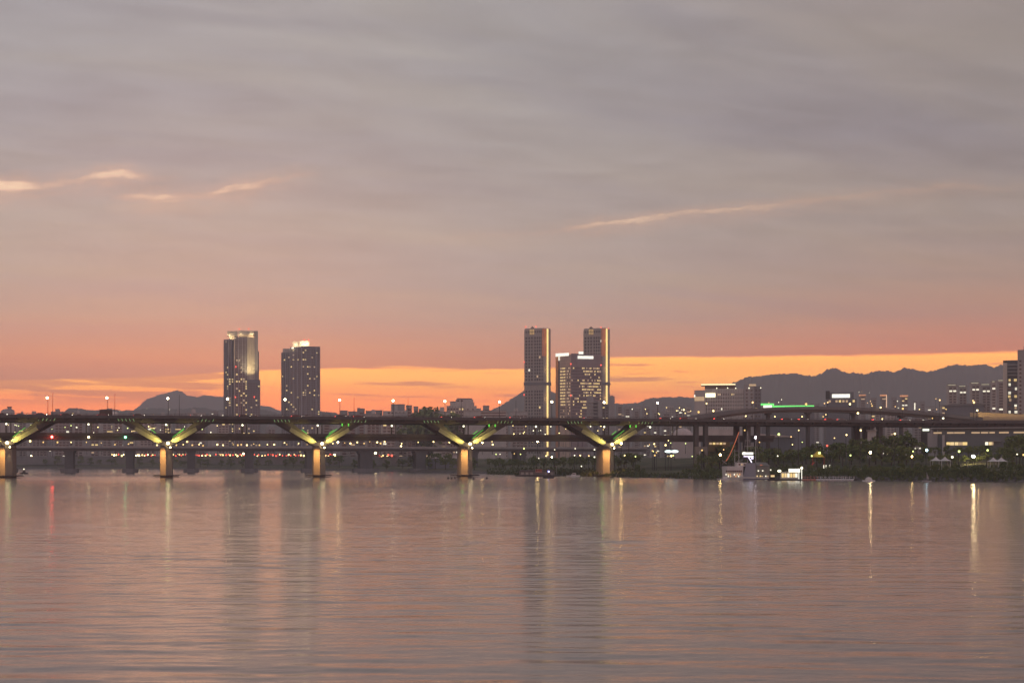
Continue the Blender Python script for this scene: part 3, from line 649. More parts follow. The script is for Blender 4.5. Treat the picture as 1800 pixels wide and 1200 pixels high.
wall_windows([T.dark], [T.warm, T.dim, T.warm], (T.x(393.7), 3), (T.x(402), -5), 8, zt(599), 3.3, 3.3, pf, T.r)
wall_windows([T.dark], [T.warm, T.dim, T.warm], (T.x(402), -5), (T.x(410.8), -2), 8, zt(599), 3.3, 3.6, pf, T.r)
wall_windows([T.dark], [T.warm, T.dim, T.warm], (T.x(414.5), -7), (T.x(434.5), -7), 8, zt(595), 3.3, 2.7, pf, T.r, 0.7, 0.62)
wall_windows([T.dark], [T.warm, T.dim], (T.x(435), -18), (T.x(456.5), -14), 8, zt(671), 3.3, 3.0, lambda f, n: 0.30 if f in (27, 28, 20) else 0.09, T.r)
wall_windows([T.dark], [None], (T.x(441), -2.97), (T.x(446), -2.15), zt(665), zt(600), 3.3, 2.0, 0.0, T.r, 0.3, 0.5)
strips(T, SLAB, T.x(414.2), T.x(434.4), -7, 8, zt(593), 3.3); 
for x0, yy in ((393.8, 2.2), (401.6, -5.6), (407, -4.2), (419, -7.6), (425.5, -7.6), (430.5, -7.6), (433.6, -7.6)): T.boxp('pilaster', mat('pale_pilaster', (0.34, 0.34, 0.38), 0.6), T.x(x0), T.x(x0 + 0.9), yy, yy + 1.4, 6, zt(597 if x0 < 411 else 593))
a = MB(); a.box(T.x(411.4), T.x(413.2), -7.4, -5.6, 8, zt(592.6)); a.build('lit_fin', mat('fin_paint', (0.6, 0.5, 0.42), 0.7), T.e)
for px, py in ((420.5, 577), (437, 576.5), (414.8, 645), (414, 698), (446.5, 698)): T.beacon(px, py, -9 if py > 600 and px < 440 else (-19 if py > 600 else 8))
T.done()
bx, by, bz = T.e.location
spot(T.wp(441, -27, 670), T.wp(441, -3, 622), 95000, (1.0, 0.78, 0.40), 80, 0.7, 0.5)
for px, py, yy in ((402, 591, 2), (406, 593.5, 3), (423, 589.6, -1), (442, 589.3, -1)): point(T.wp(px, yy, py), 2300, (1.0, 0.72, 0.34), 0.6)
# --- second tower of the pair
T = Bld('apartment_tower', 'broad dark tower with stepped golden lit rooftop and scattered yellow windows', 'tower', None, 528, 2000, seed=2); zt = T.z
T.vol('wing', GREY4, pl(T, [(494.5, 4), (510, -3), (510, 22), (494.5, 22)]), 0, zt(619.5))
T.vol('wing', BLUEGL, pl(T, [(510.1, -3), (530, -8), (530, 22), (510.1, 22)]), 0, zt(610.5))
T.vol('wing', GREY4, pl(T, [(530.1, -9.5), (562.6, -2), (562.6, 22), (530.1, 22)]), 0, zt(609))
T.vol('penthouse', GREY3, pl(T, [(497, 8), (512, 6), (512, 18), (497, 18)]), zt(619.5), zt(612))
T.vol('penthouse', GREY3, pl(T, [(514.5, 2), (526, 2), (526, 16), (514.5, 16)]), zt(610.5), zt(600))
T.vol('penthouse', GREY3, pl(T, [(526.1, -1), (543.5, 1), (543.5, 17), (526.1, 17)]), zt(609), zt(599))
for x0 in (529.3, 554.5):
    a = MB(); a.box(T.x(x0), T.x(x0 + 1.6), -10.2 if x0 < 540 else -5.6, -9 if x0 < 540 else -4, 6, zt(610)); a.build('pilaster', mat('pale_pilaster', (0.34, 0.34, 0.38), 0.6), T.e)
for x0, yy, yt in ((494.6, 3.2, 619.5), (502, -0.2, 619.5), (509.4, -3.6, 612), (516, -5, 611), (522.5, -6.8, 611), (537, -8.6, 609.5), (545.5, -6.7, 609.5), (561, -3.2, 609.5)): T.boxp('pilaster', mat('pale_pilaster', (0.34, 0.34, 0.38), 0.6), T.x(x0), T.x(x0 + 0.8), yy, yy + 1.6, 6, zt(yt))
pf = lambda f, n: {2: 0.2, 6: 0.75, 24: 0.4, 25: 0.4, 36: 0.35, 38: 0.25}.get(f, 0.10)
wall_windows([T.dark], [T.warm, T.dim], (T.x(494.7), 4), (T.x(510), -3), 8, zt(622), 3.3, 3.2, 0.09, T.r)
wall_windows([T.dark], [T.warm, T.dim, T.warm], (T.x(510.4), -3), (T.x(529.2), -8), 8, zt(613), 3.3, 3.0, 0.08, T.r)
wall_windows([T.dark], [T.warm, T.dim, T.warm], (T.x(531.2), -9.3), (T.x(562), -2.1), 8, zt(612), 3.3, 2.9, pf, T.r)
for px, py in ((535, 596.5), (542.5, 596.5)): T.beacon(px, py, 4)
T.done(); bx, by, bz = T.e.location
for px, py, yy, en in ((519, 606, -2, 2600), (532, 604, -5.5, 4000), (540, 604.5, -4.5, 6500), (513.6, 612, -6, 1500)): point(T.wp(px, yy, py), en, (1.0, 0.76, 0.42), 0.6)

# --- twin slender towers with a gold light line
def twin(pc, lab, seed, bal, beac, top):
    T = Bld('slender_tower', lab, 'tower', 'twin towers with gold light lines', pc, 2050, seed=seed); z = T.z
    T.vol('shaft', mat('tower_stone', (0.46, 0.41, 0.37), 0.7), pl(T, [(pc - 23, -2), (pc + 11, -11), (pc + 15.5, -10.4), (pc + 23, 0), (pc + 23, 26), (pc - 23, 26)]), 0, z(top + 1.5))
    T.vol('crown_band', GREY3, pl(T, [(pc - 22, 2), (pc + 11, -7), (pc + 22, 3), (pc + 22, 25), (pc - 22, 25)]), z(top + 1.5), z(top))
    T.vol('sky_belt', GREY4, pl(T, [(pc - 24.5, -3.5), (pc + 11, -12.6), (pc + 17, -11.8), (pc + 24, -1), (pc + 24, 10), (pc - 24.5, 10)]), z(677), z(672.5))
    a0, a1 = Vector((T.x(pc - 23), -2)), Vector((T.x(pc + 11), -11))
    up = lambda q, o=0.0: (a0.x + (a1.x - a0.x) * q, a0.y + (a1.y - a0.y) * q - o)
    for q0, q1, bw in ((0.02, 0.165, 3.4), (0.185, 0.305, 3.0), (0.325, 0.445, 3.0), (0.485, 0.97, 3.3)):
        for za, zb in ((6, z(681)), (z(671), z(588))): wall_windows([T.dark], [T.warm, T.dim, T.wht], up(q0), up(q1), za, zb, 4.6, bw, 0.03, T.r, 0.62, 0.66)
    wall_windows([T.dark], [None], up(0.03), up(0.97), z(587), z(top + 4), 4.5, 3.4, 0.0, T.r, 0.55, 0.6)
    b0, b1 = Vector((T.x(pc + 15.5), -10.4)), Vector((T.x(pc + 23), 0))
    m = MB()
    for k in range(10):                                       # vertical piers that stand proud of the wall
        q = (0.0, 0.175, 0.315, 0.455, 0.475, 0.6, 0.72, 0.84, 0.985, 0.9)[k]; p = up(q, 0.5)
        m.box(p[0] - 0.35, p[0] + 0.35, p[1], p[1] + 1.2, 4, z(top + 5))
    m.build('pier_fins', SLAB, T.e, kind='stuff')
    a = MB(); a.box(T.x(pc + 16.2), T.x(pc + 18.8), -11.2, -9.2, 4, z(678)); a.box(T.x(pc + 16.2), T.x(pc + 18.8), -11.2, -9.2, z(672), z(top + 2)); a.build('light_line', GOLD, T.e)
    a = MB()
    p0, p1 = up(1.0, 0.1), (T.x(pc + 15), -10.5)
    a.quad((p0[0] - 2.2, p0[1] - 0.2, z(627)), (p1[0], p1[1] - 0.25, z(627)), (p1[0], p1[1] - 0.25, z(top + 2)), (p0[0] - 2.2, p0[1] - 0.2, z(top + 2))); a.build('reflection_panel', mat('glass_orange_reflection', (0.62, 0.30, 0.14), 0.25, 0.5), T.e)  # glass strip; reflected sunset and gold light painted in as orange colour
    for k in range(3):
        q = 0.30 + k * 0.085; p = up(q, 0.9)
        for zz in ((588.5, 584.6), (583.6, 579.5)):
            a = MB(); a.box(p[0] - 0.75, p[0] + 0.75, p[1], p[1] + 0.5, z(zz[0]), z(zz[1])); a.build('crown_fin', FIN, T.e)
    a = MB(); a.box(T.x(bal - 3), T.x(bal + 3), 4, 9, z(top), z(top - 2)); a.box(T.x(bal - 1), T.x(bal + 1), 5, 8, z(top), z(top - 4)); a.build('roof_crane', DARK, T.e)
    for px, py in beac: T.beacon(px, py, 2 if py < 600 else -13)
    T.done(DKGL); return T
t1 = twin(945, 'slender grid-faced tower with gold light line, standing apart west of the glass office block', 3, 936, ((924, 574), (942, 573.5), (921.4, 637), (921.4, 694)), 577)
t2 = twin(1049, 'slender grid-faced tower with gold light line, rising behind the glass office block', 4, 1039, ((1056.5, 575), (1069.5, 577)), 577)
for T_, px in ((t1, 962), (t2, 1066)):
    x, y, z_ = T_.e.location
    for py in (600, 650, 700): point(T_.wp(px, -14, py), 500, GOLDC, 0.5)

# --- glass office block between them
T = Bld('office_block', 'glass office block with white lit roof edge and rows of lit office windows', 'office building', None, 1010, 1900, seed=5); z = T.z
T.vol('side_wing', mat('glass_orange_reflection', (0.62, 0.30, 0.14), 0.25, 0.5), pl(T, [(976.5, 12), (981, 8), (981, 30), (976.5, 30)]), 0, z(624))  # glass side, its sunset reflection put into the base colour
T.vol('corner_column', DARK, pl(T, [(981.1, 7), (983.6, 5), (983.6, 30), (981.1, 30)]), 0, z(622))
T.vol('west_block', mat('tan_panel', (0.58, 0.42, 0.33), 0.35), pl(T, [(983.7, 5), (1003, -6), (1003, 30), (983.7, 30)]), 0, z(623.5))
T.vol('east_block', BLUEGL, pl(T, [(1003.2, -6), (1057.5, 6), (1057.5, 34), (1003.2, 34)]), 0, z(622.5))
T.vol('east_upper', BLUEGL, pl(T, [(1003.2, 2), (1026, 4), (1026, 34), (1003.2, 34)]), z(622.5), z(621))
a = MB(); a.prism(pl(T, [(976.5, 7), (983.5, 4.2), (1000, -4.5), (1000, -3.3), (976.5, 12)]), z(625.5), z(620.3)); a.build('roof_light', SIGNW, T.e)
a = MB(); a.box(T.x(981.6), T.x(983.4), 3.5, 4.6, z(633), z(626)); a.build('vertical_light', SIGNW, T.e)
a = MB(); a.prism(pl(T, [(1015.5, -4.5), (1043, 1.6), (1043, 2.3), (1015.5, -3.8)]), z(630.6), z(625.6)); a.build('sign', SIGNW, T.e)
a = MB(); a.box(T.x(1017), T.x(1025.5), 3, 3.6, z(622.3), z(617.4)); a.build('sign', SIGNW, T.e); a = MB(); a.box(T.x(1016.8), T.x(1025.7), 3.7, 5, z(622.5), z(617)); a.build('sign_frame', DARK, T.e)
def rows(f, n): return 0.93 if (f % 1 == 0 and f not in (3, 7, 14) and 2 < f < 21) else 0.12
g0, g1 = Vector((T.x(1003.2), -6)), Vector((T.x(1057.5), 6)); gp = lambda q: (g0.x + (g1.x - g0.x) * q, g0.y + (g1.y - g0.y) * q)
fz0, fz1 = z(735), z(640); lit = [T.warm, T.dim, T.warm, T.dim, T.warm, T.dark]
wall_windows([T.dark], lit, gp(0.36), gp(0.985), fz0, fz1, 4.05, 1.9, lambda f, n: 0.05 if f < 3 else (0.88 if f not in (6, 13, 14, 19) else 0.2), T.r, 0.8, 0.42)
wall_windows([T.dark], [T.warm, T.dim, T.dark], gp(0.02), gp(0.36), fz0, fz1, 4.05, 1.9, lambda f, n: 0.35 if f in (5, 6, 12, 16, 17) else 0.1, T.r, 0.8, 0.42)
h0, h1 = Vector((T.x(983.7), 5)), Vector((T.x(1003), -6)); hp = lambda q: (h0.x + (h1.x - h0.x) * q, h0.y + (h1.y - h0.y) * q)
wall_windows([T.dark], [T.dim, T.warm, T.warm], hp(0.05), hp(0.52), fz0, fz1, 4.05, 1.7, lambda f, n: 0.97 if f > 3 else 0.35, T.r, 0.8, 0.42)
wall_windows([T.dark], [T.dim], hp(0.66), hp(0.97), fz0, fz1, 4.05, 1.7, lambda f, n: 0.6 if f > 3 else 0.15, T.r, 0.8, 0.42)
m = MB(); zz = fz0
while zz < z(628): m.add([(*hp(0), zz), (*hp(1), zz), (*hp(1), zz + 0.5), (*hp(0), zz + 0.5)], [(0, 1, 2, 3)]); zz += 4.05
m.v = [(x, y - 0.12, q) for x, y, q in m.v]; m.build('spandrels', mat('spandrel', (0.34, 0.26, 0.22), 0.5), T.e, kind='stuff')
for px, py in ((1003.5, 640), (1003.5, 695), (1056.5, 641)): T.beacon(px, py, -8 if px < 1010 else 4)
T.done(DKGL)

# --- generic apartment slab
ENDS = {}
def slab(px0, px1, ytop, Y, label, wallm=GREY1, fh=2.9, bay=3.4, lit=0.06, depth=12, seed=0, group='apartment blocks behind the bridges', house=True, solid=0.22, name='apartment_block', cat='apartment block', skew=0.0, warm=True):
    T = Bld(name, label, cat, group, (px0 + px1) / 2, Y, skew, seed); W_ = (px1 - px0) * T.k; H = T.z(ytop)
    x0, x1 = -W_ / 2, W_ / 2; xs_ = x0 + W_ * solid
    a = MB(); a.box(x0, x1, 0, depth, 0, H); a.build('wall', wallm, T.e)
    a = MB(); a.box(x0 - 0.2, x1 + 0.2, -0.3, depth + 0.2, H, H + 0.9); a.build('roof_parapet', SLAB, T.e)
    if house and W_ > 9:
        hx = x0 + W_ * T.r.uniform(0.3, 0.6); hw = min(5, W_ * 0.25); a = MB(); a.box(hx - hw / 2, hx + hw / 2, 3, depth - 2, H + 0.9, H + T.r.uniform(3.6, 5.5)); a.build('roof_house', wallm, T.e)
    z0 = max(2.0, H - int(H / fh) * fh)
    wall_windows([T.dark], [T.warm if warm else T.wht, T.dim, T.wht], (xs_, 0), (x1 - 0.4, 0), z0, H - 0.2, fh, bay, lit, T.r, 0.72, 0.5)
    m = MB(); zz = z0
    while zz < H - 1: m.box(xs_, x1 - 0.2, -0.9, -0.002, zz - 0.12, zz + 0.62); zz += fh
    m.build('balcony_rails', SLAB if T.r.random() < 0.5 else wallm, T.e, kind='stuff')
    n = max(1, int((x1 - xs_) / (bay * 2))); m = MB()
    for i in range(n + 1):
        xx = xs_ + (x1 - 0.4 - xs_) * i / n; m.box(xx - 0.18, xx + 0.18, -1.05, -0.003, 1, H)
    m.build('party_walls', wallm, T.e, kind='stuff')
    T.done(); return T
WALLS = [GREY1, GREY2, GREY3]
def where(px):
    marks = [(16, 'the first bridge pier'), (293, 'the second bridge pier'), (424, 'the tower with the floodlit flank'), (528, 'the broad dark tower'), (559, 'the third bridge pier'), (815, 'the fourth bridge pier'), (945, 'the western slender tower'), (1061, 'the fifth bridge pier'), (1221, 'the arch portal'), (1290, 'the finned hotel')]
    m_ = min(marks, key=lambda q: abs(q[0] - px)); d = px - m_[0]
    return ('just behind ' if abs(d) < 14 else ('a little west of ' if d < 0 else 'a little east of ') if abs(d) < 70 else ('well west of ' if d < 0 else 'well east of ')) + m_[1]
WN = {'apartment_paint': 'grey', 'grey_render': 'dark grey', 'warm_render': 'pale beige'}
used = {}
def uniq(label):
    n = used.get(label, 0); used[label] = n + 1
    return label if n == 0 else label + ', %s' % nth(n)
k = 0
# the long front row seen between the two decks
r = random.Random(5); px = -40
while px < 1000:
    wpx = r.choice((17, 21, 26, 31, 36)); 
    if 385 < px + wpx / 2 < 470 or 488 < px + wpx / 2 < 568 or 915 < px + wpx / 2 < 1085: px += wpx + 3; continue
    yt = r.uniform(726, 738) if px < 585 else r.uniform(721, 732)
    if 380 < px < 600: yt = r.uniform(742, 752)
    Yb = r.uniform(1560, 1760) if px < 600 else r.uniform(1300, 1500); wmt = WALLS[k % 3] if px < 600 else (GREY3, GREY1, GREY3)[k % 3]
    slab(px, px + wpx, yt, Yb, uniq('%s slab block below deck level %s' % (WN[wmt.name], where(px + wpx / 2))).replace('the tower with the floodlit flank', 'the floodlit tower'), wmt, seed=k, lit=0.05 if px < 600 else 0.035, solid=r.choice((0.15, 0.3, 0.5)))
    px += wpx + r.choice((0.5, 1.5, 3, 5)); k += 1
# roofs that rise above the upper deck
def special(px0, px1, yt, Y, label, wm_=GREY2, **kw): return slab(px0, px1, yt, Y, label, wm_, seed=int(px0), **kw)
B = Bld('round_roofed_hall', 'round-roofed grey building with a flat turret behind the bridge at its west end', 'building', None, 14, 1300, seed=9)
B.boxp('wall', GREY1, B.x(2), B.x(25), 0, 14, 0, B.z(722)); a = MB(); a.ball((0, 7, B.z(722)), 5.4, (1.1, 1, 0.42), 12, 6); a.build('dome_roof', GREY2, B.e); B.boxp('turret', GREY2, B.x(13), B.x(20), 4, 9, B.z(722), B.z(715)); B.boxp('turret_cap', DARK, B.x(12.3), B.x(21), 3.5, 9.5, B.z(715), B.z(714)); B.done()
for (p0, p1, yt, Y, lab) in ((90, 122, 724.5, 1500, 'long low flat-roofed block just above the deck west of the hill'), (566, 580, 727, 1500, 'low dark block beside the broad tower'), (597, 611, 722.5, 1500, 'small square block behind the third pier lamp'), (612, 626, 724, 1450, 'low flat block with bare mast in front'),
                             (628, 641, 719, 1450, 'square dark roof block west of the pale flat roofs'), (643, 655, 723, 1500, 'low block between the square roof and the gabled one'), (660, 672, 722, 1480, 'narrow block with a slanting roofline'), (714, 724, 713.5, 1350, 'narrow flat-topped tower block beside the bright bridge lamp'), (727, 735, 715.5, 1400, 'slim pale tower block'),
                             (736, 748, 720, 1420, 'low grey block among rounded treetops'), (750, 761, 723, 1500, 'low dark block by the rounded treetops'), (849, 860, 714, 1380, 'dark square rooftop box above the banded low building'), (1083, 1094, 712, 1900, 'far grey block under the ridge, second from the slender tower'), (1096, 1108, 716, 1900, 'far block with stacked lit windows under the ridge'), (1112, 1124, 719, 1900, 'far dark block under the ridge'), (1128, 1142, 715, 1850, 'far block with a bright lit stair under the ridge'), (1146, 1160, 722, 1800, 'low far block behind a bridge lamp'), (1163, 1178, 724, 1800, 'low far block where the ramp begins'), (1183, 1200, 721, 1750, 'low far block above the start of the ramp')):
    special(p0, p1, yt, Y, lab, GREY2 if p0 < 700 or p0 > 1000 else GREY1, lit=0.05 if p0 < 1000 else 0.13)
B = Bld('flat_roofed_block', 'pale block with wide flat rooftop box under a bright bridge lamp', 'building', None, 698, 1400, seed=10)
B.boxp('wall', GREY3, B.x(673), B.x(720), 0, 14, 0, B.z(722)); B.boxp('roof_box', GREY2, B.x(687.5), B.x(711.5), 2, 12, B.z(722), B.z(710.5)); a = MB(); a.box(B.x(687), B.x(712), 1.6, 12.4, B.z(710.5), B.z(709.8)); a.build('roof_edge', SLAB, B.e); B.boxp('stair_tower', GREY3, B.x(694), B.x(699), 0.4, 2, B.z(722), B.z(711))
wall_windows([B.dark], [B.dim], (B.x(674), 0), (B.x(719), 0), 3, B.z(723), 3, 3.2, 0.06, B.r); B.done()
B = Bld('stepped_apartment_block', 'grey apartment block with stepped roofline, tallest in the middle of the bridge', 'apartment block', None, 812, 1350, seed=12)
B.boxp('wall', GREY3, B.x(785), B.x(838), 0, 15, 0, B.z(713)); B.boxp('step', GREY3, B.x(791), B.x(834), 0.5, 14, B.z(713), B.z(707)); B.boxp('step', GREY3, B.x(801), B.x(832), 1, 13, B.z(707), B.z(701.5)); B.boxp('roof_house', GREY4, B.x(803), B.x(830), 3, 12, B.z(701.5), B.z(699.5)); B.boxp('roof_house', GREY4, B.x(791), B.x(801), 3, 12, B.z(707), B.z(705))
wall_windows([B.dark], [B.dim, B.warm, B.wht], (B.x(786), 0), (B.x(816), 0), 3, B.z(714), 2.9, 2.6, 0.16, B.r, 0.6, 0.55); wall_windows([B.dark], [B.dim, B.wht], (B.x(802), 1.0), (B.x(815), 1.0), B.z(707), B.z(702), 2.9, 2.6, 0.2, B.r); wall_windows([B.dark], [B.dim], (B.x(818), 0), (B.x(836), 0), 3, B.z(714), 2.9, 4.5, 0.05, B.r, 0.3, 0.4)
m = MB()
for i in range(7): m.box(B.x(786 + i * 4.8) - 0.25, B.x(786 + i * 4.8) + 0.25, -0.9, -0.003, 1, B.z(713.5))
m.build('party_walls', SLAB, B.e, kind='stuff'); B.done()
B = Bld('banded_building', 'low wide building with horizontal window bands east of the stepped block', 'building', None, 855, 1250, seed=13)
B.boxp('wall', GREY1, B.x(818), B.x(890), 0, 20, 0, B.z(722)); 
for y_ in (724.5, 729, 733.5, 738): B.boxp('window_band', WGLASS, B.x(845), B.x(889), -0.08, -0.01, B.z(y_ + 2.1), B.z(y_))
B.boxp('roof_edge', SLAB, B.x(817), B.x(891), -0.5, 20.5, B.z(722), B.z(721)); B.done()
B = Bld('apartment_block', 'dark apartment block with two blank grey end walls in front of the office block', 'apartment block', None, 1056, 1500, seed=14)
for x0, x1 in ((1031.5, 1043), (1070, 1080.5)):
    a = MB(); a.extr([(B.x(x0), 0), (B.x(x1), 0), (B.x(x1), B.z(697)), (B.x((x0 + x1) / 2 + 1), B.z(694.8)), (B.x(x0), B.z(696.5))], -3, 14); a.build('end_wall', GREY2, B.e)
B.boxp('wall', GREY4, B.x(1043.1), B.x(1051), 1, 13, 0, B.z(704)); B.boxp('wall', GREY2, B.x(1051.1), B.x(1058), -1, 13, 0, B.z(705)); B.boxp('wall', GREY4, B.x(1058.1), B.x(1069.9), 2, 13, 0, B.z(710))
for i in range(9): B.boxp('balcony', SLAB, B.x(1035), B.x(1050.5), -4.6, -3.01 if False else 0.99, B.z(706 + i * 6 + 1.6), B.z(706 + i * 6)) if i < 7 else None
wall_windows([B.dark], [B.warm, B.wht], (B.x(1058.5), 2), (B.x(1069.5), 2), 3, B.z(711), 2.9, 2.6, 0.2, B.r); B.done()
# --- hotel complex
B = Bld('hotel', 'finned pale building with glowing flat roof edge and yellow lit sign panel', 'hotel', None, 1272, 1250, seed=15); z = B.z
B.boxp('west_block', GREY3, B.x(1221), B.x(1239.5), -4, 12, 0, z(685.5)); B.boxp('main_block', GREY3, B.x(1239.6), B.x(1307), -2, 16, 0, z(683)); B.boxp('upper_storey', WGLASS, B.x(1239), B.x(1293), 1, 14, z(683), z(677.5))
a = MB(); a.box(B.x(1233), B.x(1292.5), -3.5, 16, z(677), z(676)); a.build('flat_roof', SLAB, B.e); a = MB(); a.box(B.x(1233), B.x(1292.5), -3.7, -3.5, z(677), z(674.8)); a.build('roof_light', emit('roof_glow', (1.0, 0.80, 0.44), 1.6, False), B.e)
m = MB()
for i in range(23): m.box(B.x(1241 + i * 2.9) - 0.2, B.x(1241 + i * 2.9) + 0.2, -2.7, -2.003, 3, z(683.5))
m.build('facade_fins', WHITE, B.e, kind='stuff')
wall_windows([B.dark], [B.warm, B.dim, B.wht], (B.x(1240), -2), (B.x(1306.5), -2), z(735), z(684), 3.2, 1.45, lambda f, n: 0.55 if f in (8, 12) else (0.3 if f == 6 else 0.02), B.r, 0.7, 0.5)
a = MB(); a.box(B.x(1240.5), B.x(1257.5), -3.2, -2.8, z(698), z(691)); a.build('sign', emit('sign_yellow', (1.0, 0.88, 0.55), 2.4), B.e)
a = MB(); a.box(B.x(1221.3), B.x(1238.5), -4.15, -4.01, z(704.5), z(697)); a.build('lit_window', W_DIM, B.e); a = MB(); a.box(B.x(1220.6), B.x(1222.6), -4.4, -4.16, z(697.5), z(694)); a.build('lamp', SIGNW, B.e)
B.boxp('tower', GREY2, B.x(1307.1), B.x(1325), -3, 14, 0, z(676)); B.boxp('tower', GREY4, B.x(1325.1), B.x(1337), -1, 14, 0, z(679.5)); a = MB(); a.box(B.x(1316), B.x(1328), -3.3, -3.02, z(679), z(675.5)); a.build('lit_crown', W_DIM, B.e)
for px, py in ((1260, 682.3), (1279, 682), (1293, 682.6), (1316, 682.6), (1336, 682.3)):
    a = MB(); a.ball((B.x(px), -3.4, z(py)), 0.42, nu=6, nv=4); a.build('lamp', L_WHITE, B.e)
wall_windows([B.dark], [B.warm, B.wht], (B.x(1308), -3), (B.x(1324.5), -3), z(735), z(683), 3.2, 3.0, 0.02, B.r, 0.4, 0.5); wall_windows([B.dark], [B.warm, B.dim], (B.x(1326), -1), (B.x(1336.5), -1), z(735), z(683), 3.2, 2.2, 0.12, B.r); B.done()
# --- green lit canopy, white lit sign building
B = Bld('lit_canopy', 'long low canopy glowing green with a white lit sign at its west end', 'canopy', None, 1384, 1000, seed=16); z = B.z
B.boxp('wall', GREY4, B.x(1339), B.x(1430), 1, 12, 0, z(716.5)); 
a = MB(); a.box(B.x(1338), B.x(1361), -1, 6, z(711.4), z(708.6)); a.build('green_fascia', SIGNG, B.e); a = MB(); a.box(B.x(1358), B.x(1430), 0, 10, z(716), z(712.4)); a.build('canopy_roof', SIGNG, B.e)
a = MB(); a.box(B.x(1342.5), B.x(1357.5), -0.7, -0.2, z(717.8), z(711.8)); a.build('sign', SIGNW, B.e); B.done()
B = Bld('sign_topped_building', 'dark low building with a bright white rooftop sign behind the ramp', 'building', None, 1479, 1100, seed=17); z = B.z
B.boxp('wall', GREY4, B.x(1453), B.x(1505), 0, 16, 0, z(701)); B.boxp('roof_box', GREY4, B.x(1458), B.x(1500), 1, 12, z(701), z(689)); B.boxp('roof_house', DARK, B.x(1452), B.x(1459), 0, 8, z(701), z(686.5))
a = MB(); a.box(B.x(1463), B.x(1493.5), 0.3, 0.9, z(698.6), z(692.4)); a.build('sign', SIGNW, B.e); wall_windows([None], [B.warm, B.dim], (B.x(1456), 0), (B.x(1503), 0), z(709), z(702), 3.4, 2.4, 0.55, B.r); B.done()
for i, (p0, p1, yt, lt) in enumerate(((1510, 1522, 694, 'orange roof light and mast'), (1531, 1541, 700, 'plain dark front'), (1547, 1559, 694, 'orange outlined roof and corner'), (1567, 1576, 699, 'few lit windows'), (1582, 1596, 695, 'orange roof light'), (1605, 1611, 706, 'bright vertical stair of light'), (1617, 1626, 706, 'twin lit roof tips'))):
    T = slab(p0, p1, yt, 1900, 'slim far apartment tower below the mountain with ' + lt, GREY2, lit=0.12, house=False, name='apartment_tower', cat='apartment tower', group='slim far towers below the mountain')
    if i in (0, 2, 4): a = MB(); a.box(T.x(p0), T.x(p1), -0.7, -0.35, T.z(yt + 2), T.z(yt - 0.6)); a.build('roof_light', emit('roof_orange', (1.0, 0.42, 0.20), 0.75, False), T.e)
    if i == 2: a = MB(); a.box(T.x(p1 - 1.6), T.x(p1), -1.3, -1.1, T.z(716), T.z(yt)); a.build('corner_light', emit('corner_glow', (1.0, 0.62, 0.40), 1.0, False), T.e)
    if i == 5: a = MB(); a.box(T.x(p0 + 2), T.x(p0 + 4), -1.3, -1.1, T.z(720), T.z(708)); a.build('stair_light', W_WHT, T.e)
for i, (p0, p1, yt, Y, wmt, lt, lab) in enumerate(((1664, 1682, 677, 1500, GREY3, 0.13, 'rounded apartment tower with white lamp on its west roof corner'), (1683.5, 1699, 679, 1540, GREY1, 0.16, 'dark apartment tower with lit roof rim beside the rounded one'), (1705, 1722, 673.5, 1480, GREY3, 0.12, 'pale apartment tower with glowing roof, central of the eastern three'), (1723, 1741, 676, 1520, GREY1, 0.2, 'dark apartment tower with many lit windows'), (1741.5, 1751, 671, 1450, GREY3, 0.2, 'narrow warm-lit apartment tower next to the tall dark one'), (1752, 1766, 669, 1490, GREY1, 0.18, 'grey tower half hidden by the tall dark building'))):
    T = slab(p0, p1, yt, Y, lab, wmt, lit=lt, house=False, name='apartment_tower', cat='apartment tower', group='eastern apartment towers', warm=i in (2, 4))
    a = MB(); a.box(T.x(p0 + 2), T.x(p1 - 2), -0.6, 5, T.z(yt + 0.4), T.z(yt - 2.2)); a.build('roof_frame', GREY2, T.e); a = MB(); a.box(T.x(p0 + 2.5), T.x(p1 - 2.5), -0.75, -0.62, T.z(yt + 0.2), T.z(yt - 1.0)); a.build('roof_light', emit('roof_cream', (0.95, 0.85, 0.55), 0.5, False), T.e)
B = Bld('apartment_tower', 'tall dark apartment building with pale edge wall and big lit windows at the east edge', 'apartment tower', None, 1780, 850, seed=18); z = B.z
B.boxp('edge_wall', mat('pale_edge', (0.72, 0.62, 0.55), 0.8), B.x(1764), B.x(1771), 0, 16, 0, z(637)); B.boxp('wall', GREY4, B.x(1771.1), B.x(1789.5), 0.6, 15, 0, z(634)); B.boxp('roof_slab', GREY3, B.x(1764), B.x(1789.5), -0.3, 16, z(634), z(633))
for zz in (640, 646, 652, 658): B.boxp('balcony', GREY2, B.x(1771.2), B.x(1789.3), -0.6, 0.59, z(zz + 2.2), z(zz))
for px, py, mm in ((1775, 668, W_YEL), (1784.5, 668, W_YEL), (1775, 675.5, W_WHT), (1785.5, 683, W_WHT), (1775, 690, W_WHT), (1774.5, 696.5, W_YEL), (1785, 696.5, W_YEL), (1785, 712, W_WHT), (1785, 717, W_DIM), (1775, 724, W_WHT), (1785.5, 724, W_WHT), (1776, 703, W_DIM), (1784.5, 675, WGLASS), (1775, 683, WGLASS), (1785, 690, WGLASS), (1775, 711, WGLASS), (1784.5, 704, WGLASS), (1775, 718, WGLASS)):
    a = MB(); hw = B.r.uniform(1.3, 2.9); a.box(B.x(px - hw), B.x(px + hw), 0.46, 0.58, z(py + 2.0), z(py - 2.0)); a.build('window', mm, B.e)
m = MB()
for zz in range(664, 732, 7): m.box(B.x(1771.2), B.x(1789.3), 0.1, 0.598, z(zz + 5.2), z(zz + 4.2))
m.build('floor_slabs', GREY2, B.e, kind='stuff'); B.done()
